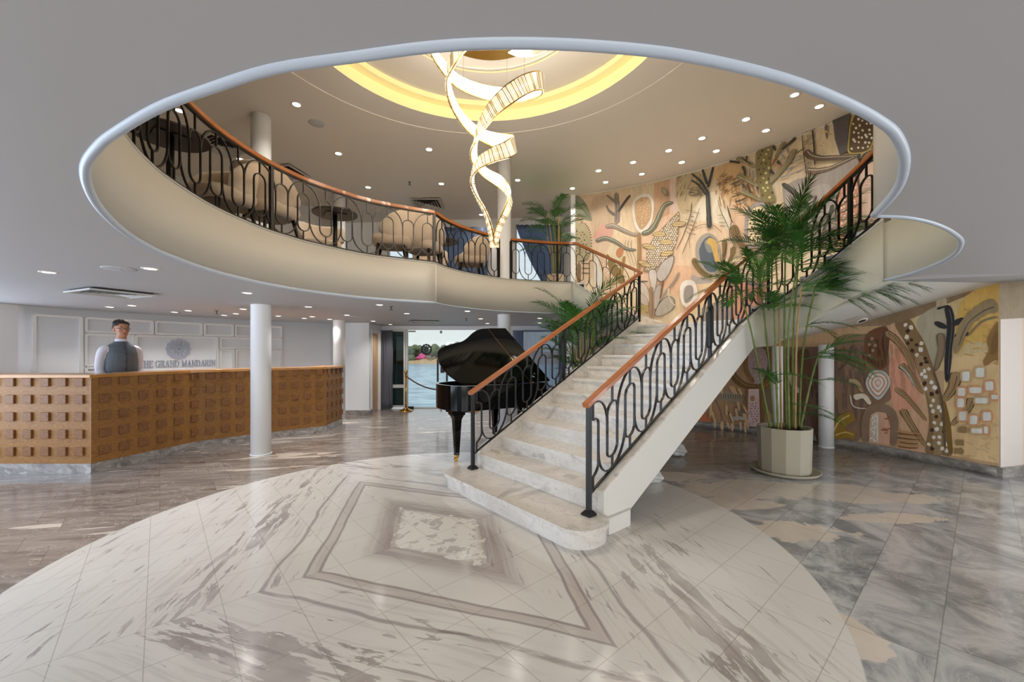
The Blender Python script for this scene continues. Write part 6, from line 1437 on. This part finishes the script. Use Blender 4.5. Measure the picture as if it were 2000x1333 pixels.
for x, y, l_ in ((423, 607, 'small dark sprinkler in the lower ceiling above the wall emblem'), (764, 599, 'small dark sprinkler in the lower ceiling near the glass doors'), (911, 622, 'small sprinkler in the lower ceiling above the piano')):
    X, Y = at(x, y, CEIL); sprinkler(l_, (X, Y, CEIL))
sprinkler('small sprinkler in the upper ceiling left of the chandelier', atc(800, 356))
t = thing('ceiling_camera', 'small dark dome camera in the lower ceiling above the piano lid', 'camera', at(1072, 633, CEIL)+(CEIL,))
b = B(); cyl(b, 0, 0, -.02, 0, .05, n=16); obj('mount', b, M['vent'], t)
b = B(); ellipsoid(b, (0, 0, -.03), (.035, .035, .035)); obj('dome', b, M['ventdark'], t)

# ------------------------------------------------------------------ chandelier
AX, AY = -.20, 4.2
ch = thing('chandelier', 'spiral chandelier of two glowing crystal ribbons hanging over the stairs', 'chandelier', (AX, AY, 4.9))
def cpt(px, py, dy): Y = AY+dy; return Vector(((px-1000)*Y/FPX, Y, CAMH+(HZ-py)*Y/FPX))-Vector((AX, AY, 4.9))
RA = [(812,60,-.15),(838,88,.0),(858,120,.16),(890,156,.34),(935,177,.42),(985,186,.40),(1030,182,.28),(1056,170,.06),(1056,158,-.16),(1030,163,-.32),(995,184,-.36),(963,213,-.26),(939,248,-.10),(927,282,.06),(926,310,.14),(946,336,.16),(972,352,.12),(990,370,.04),(996,390,-.05),(988,415,-.08),(976,440,-.05),(969,465,-.02),(968,484,0)]
RB = [(925,72,-.30),(905,88,-.28),(890,108,-.20),(877,135,-.05),(875,165,.06),(884,200,.16),(903,232,.22),(930,258,.24),(962,272,.18),(990,279,.08),(1003,282,-.06),(992,292,-.17),(965,302,-.18),(938,317,-.10),(924,338,-.02),(923,362,.03),(933,388,.03),(946,412,.0),(955,438,-.02),(960,462,-.02),(963,484,0)]
def ribbon(R, nm):
    C = spline([cpt(*p) for p in R], 14); n = len(C); s = cumlen(C)
    ax = Vector((0, 0, 0)); W = []
    for i, p in enumerate(C):
        t = (C[min(n-1, i+1)]-C[max(0, i-1)]).normalized(); rad = Vector((p.x-.02, p.y, 0))
        rad = rad.normalized() if rad.length > .02 else Vector((0, -1, 0))
        wv = t.cross(rad); wv = wv.normalized() if wv.length > .05 else Vector((0, 0, 1)); 
        W.append(wv)
    for i in range(1, n):
        if W[i].dot(W[i-1]) < 0: W[i] = -W[i]
    for _ in range(6): W = [(W[max(0, i-1)]+W[i]+W[min(n-1, i+1)]).normalized() for i in range(n)]
    hw = [.078*(1-.62*min(1, max(0, (s[i]/s[-1]-.55)/.45))) for i in range(n)]
    for sg in (-1, 1):
        b = B(); sweep(b, [C[i]+W[i]*hw[i]*sg for i in range(n)], .010, .010, nrm=W); obj('gold_edge', b, M['gold'], ch)
    b = B(); vs = []
    for i in range(n):
        T = (C[min(n-1, i+1)]-C[max(0, i-1)]).normalized(); nn = T.cross(W[i]).normalized()
        for o_ in (0,): vs.append([b.verts.new(C[i]+W[i]*hw[i]*.12*k+nn*.004*q) for k, q in ((-1,-1),(1,-1),(1,1),(-1,1))])
    for a, c_ in zip(vs, vs[1:]):
        for k in range(4): b.faces.new((a[k], a[(k+1) % 4], c_[(k+1) % 4], c_[k]))
    obj('light_strip', b, M['led'], ch)
    out = []; d = 0; nx = 0
    for i in range(n-1):
        while nx <= s[i+1]:
            f = (nx-s[i])/max(1e-9, s[i+1]-s[i]); p = C[i].lerp(C[i+1], f); w__ = W[i].lerp(W[i+1], f).normalized(); T = (C[i+1]-C[i]).normalized(); out.append((p, w__, T, hw[i])); nx += .0185
    return out
rods = []
for R, nm in ((RA, 'a'), (RB, 'b')): rods += ribbon(R, nm)
def rod(b, q):
    p, w__, T, h_ = q; nn = T.cross(w__).normalized()
    for side in (-1, 1):
        c0 = p+nn*.013*side; vs = []
        for e in (-1, 1):
            for k in range(4):
                a = PI/2*k; vs.append(b.verts.new(c0+w__*e*h_*.93+T*math.cos(a)*.0072+nn*math.sin(a)*.0072))
        for k in range(4): b.faces.new((vs[k], vs[(k+1) % 4], vs[4+(k+1) % 4], vs[4+k]))
        b.faces.new(vs[3::-1]); b.faces.new(vs[4:])
vis = sorted(rods, key=lambda q: (q[0]-Vector((0, 0, -.9))).length+ (0 if q[0].y < 0 else .8))
for i, q in enumerate(vis[:100]): b = B(); rod(b, q); obj('crystal_rod', b, M['crystal2' if (i*7) % 5 < 2 else 'crystal'], ch)
b = B()
for i, q in enumerate(vis[100:]):
    k0 = len(b.faces); rod(b, q); b.faces.ensure_lookup_table()
    for f in b.faces[k0:]: f.material_index = 1 if (i*7) % 5 < 2 else 0
obj('crystal_rods', b, [M['crystal'], M['crystal2']], ch, kind='stuff')
b = B(); cyl(b, -.06, .2, .22, .25, .72, n=48); obj('canopy', b, M['gold'], ch)
b = B()
for px, py, dy in ((905,180,.36), (990,186,.38), (1024,166,-.32), (893,235,.18)):
    p = cpt(px, py, dy); tube(b, [p, (p.x, p.y, .24)], .0016, 4)
obj('wires', b, M['steel'], ch)
b = B(); C2 = spline([cpt(*p) for p in ((1000,99,.1),(1015,103,-.05),(1040,101,-.15),(1062,92,-.12),(1080,78,0))], 8)
sweep(b, C2, .012, .09, nrm=Vector((0, 1, 0))); obj('upper_ribbon', b, M['crystal'], ch)
for (dx, dy, dz, e) in ((.15, 0, -.75, 16), (.02, 0, -1.5, 9), (-.05, 0, -.25, 8)):
    l = bpy.data.lights.new('chandelier_glow', 'POINT'); l.energy = e*P_CH; l.color = (1, .90, .76); l.shadow_soft_size = .25
    o = bpy.data.objects.new('chandelier_glow', l); COL.objects.link(o); o.parent = ch; o.location = (dx, dy, dz)

# ------------------------------------------------------------------ outside: river and far bank
def water_mat():
    m, n, l, b = newmat('river_water'); t = NT(m)
    ge = n.new('ShaderNodeNewGeometry'); sp = n.new('ShaderNodeSeparateXYZ'); l.new(ge.outputs['Position'], sp.inputs[0])
    v = t.xyz(t.m('MULTIPLY', sp.outputs[0], .35), t.m('MULTIPLY', sp.outputs[1], .9)); a = t.noise(v, 1.2, 5, .6, .6)
    l.new(t.mix(t.ss(a, .35, .68), lin((110, 142, 152)), lin((176, 204, 210))), b.inputs['Base Color']); b.inputs['Roughness'].default_value = .25
    bp = n.new('ShaderNodeBump'); bp.inputs['Strength'].default_value = .5; bp.inputs['Distance'].default_value = .3; l.new(a, bp.inputs['Height']); l.new(bp.outputs[0], b.inputs['Normal'])
    return m
b = B(); prism(b, [(-160, 11.5), (160, 11.5), (160, 400), (-160, 400)], -2.4, -1.9); obj('river', b, water_mat(), kind='structure')
b = B(); NB = 60; rows = []
for i in range(NB+1):
    x = -90+150*i/NB; h = .6+.35*math.sin(x*.21)+.2*math.sin(x*.7)
    rows.append([b.verts.new(v) for v in ((x, 114+math.sin(x*.13)*1.5, -2), (x, 115.5+math.sin(x*.13)*1.5, -1.3), (x, 120, -1.0+h*.6), (x, 132, .3+h), (x, 190, 1.2+h))])
for a, c_ in zip(rows, rows[1:]):
    for k in range(4): b.faces.new((a[k], c_[k], c_[k+1], a[k+1])).smooth = True
obj('river_bank', b, mat('sandy_bank', (178, 148, 106), .9, var=.35, scale=.6), kind='structure')
leafm = [mat('far_tree_green', (66, 84, 50), .9, var=.4, scale=.8), mat('far_tree_olive', (92, 100, 62), .9, var=.4, scale=.8)]; pinkm = mat('pink_blossom', (206, 70, 128), .8, var=.3, scale=1.2); trunk = mat('far_trunk', (90, 72, 56), .9)
def blob(b, c, r, n=9, sq=.75):
    for _ in range(n):
        ellipsoid(b, (c[0]+random.uniform(-.6, .6)*r, c[1]+random.uniform(-.5, .5)*r, c[2]+random.uniform(-.35, .45)*r), tuple(r*random.uniform(.35, .6)*k for k in (1, 1, sq)), 8, 6)
def fartree(px, D, zb, h, r, m, label, cat='tree', nm='riverside_tree', group='trees on the far river bank'):
    X = (px-1000)*D/FPX; t = thing(nm, label, cat, (X, D, zb), group=group)
    b = B(); blob(b, (0, 0, h-r*.7), r, 12); obj('foliage', b, m, t, smooth=True)
    if cat == 'tree': b = B(); cyl(b, 0, 0, -.4, h-r*.8, .18, .1, n=8); obj('trunk', b, trunk, t)
for i, (px, h, r) in enumerate(((800, 3.6, 2.2), (812, 4.4, 2.6), (822, 3.4, 2.2), (846, 4.6, 2.6), (852, 3.6, 2.2), (864, 4.2, 2.6), (876, 4.8, 2.6), (886, 3.8, 2.3), (896, 5.6, 2.4))):
    fartree(px, 122+(i % 3)*2, -1.0, h, r, leafm[i % 2], 'bushy green tree on the far river bank, %s from the left' % ORD[i])
fartree(823, 119.5, -1.3, 2.2, 1.6, pinkm, 'pink flowering bush on the far river bank', 'bush', 'flowering_bush', 'bushes on the far river bank')
fartree(806, 119, -1.4, 1.9, 1.8, leafm[1], 'low olive bush at the left of the pink bush', 'bush', 'riverside_bush', 'bushes on the far river bank')
fartree(843, 119, -1.4, 1.6, 1.9, mat('dry_bush', (128, 104, 74), .9, var=.3, scale=1), 'low dry brown bush at the right of the pink bush', 'bush', 'riverside_bush', 'bushes on the far river bank')
t = thing('riverside_house', 'low brown flat-roofed house between trees on the far river bank', 'house', ((815-1000)*127/FPX, 127, 0))
b = B(); box(b, -2.6, 3.2, -2, 2, -1, 3.0); obj('wall', b, mat('brown_house', (130, 112, 98), .9), t)
b = B(); box(b, -2.8, 3.4, -2.2, 2.2, 3.0, 3.25); obj('roof', b, mat('house_roof', (112, 100, 92), .9), t)
for x in (-1.6, .2, 2.0): b = B(); box(b, x, x+.7, -2.04, -2.0, 1.4, 2.4); obj('window', b, mat('house_window', (58, 56, 56), .4), t)
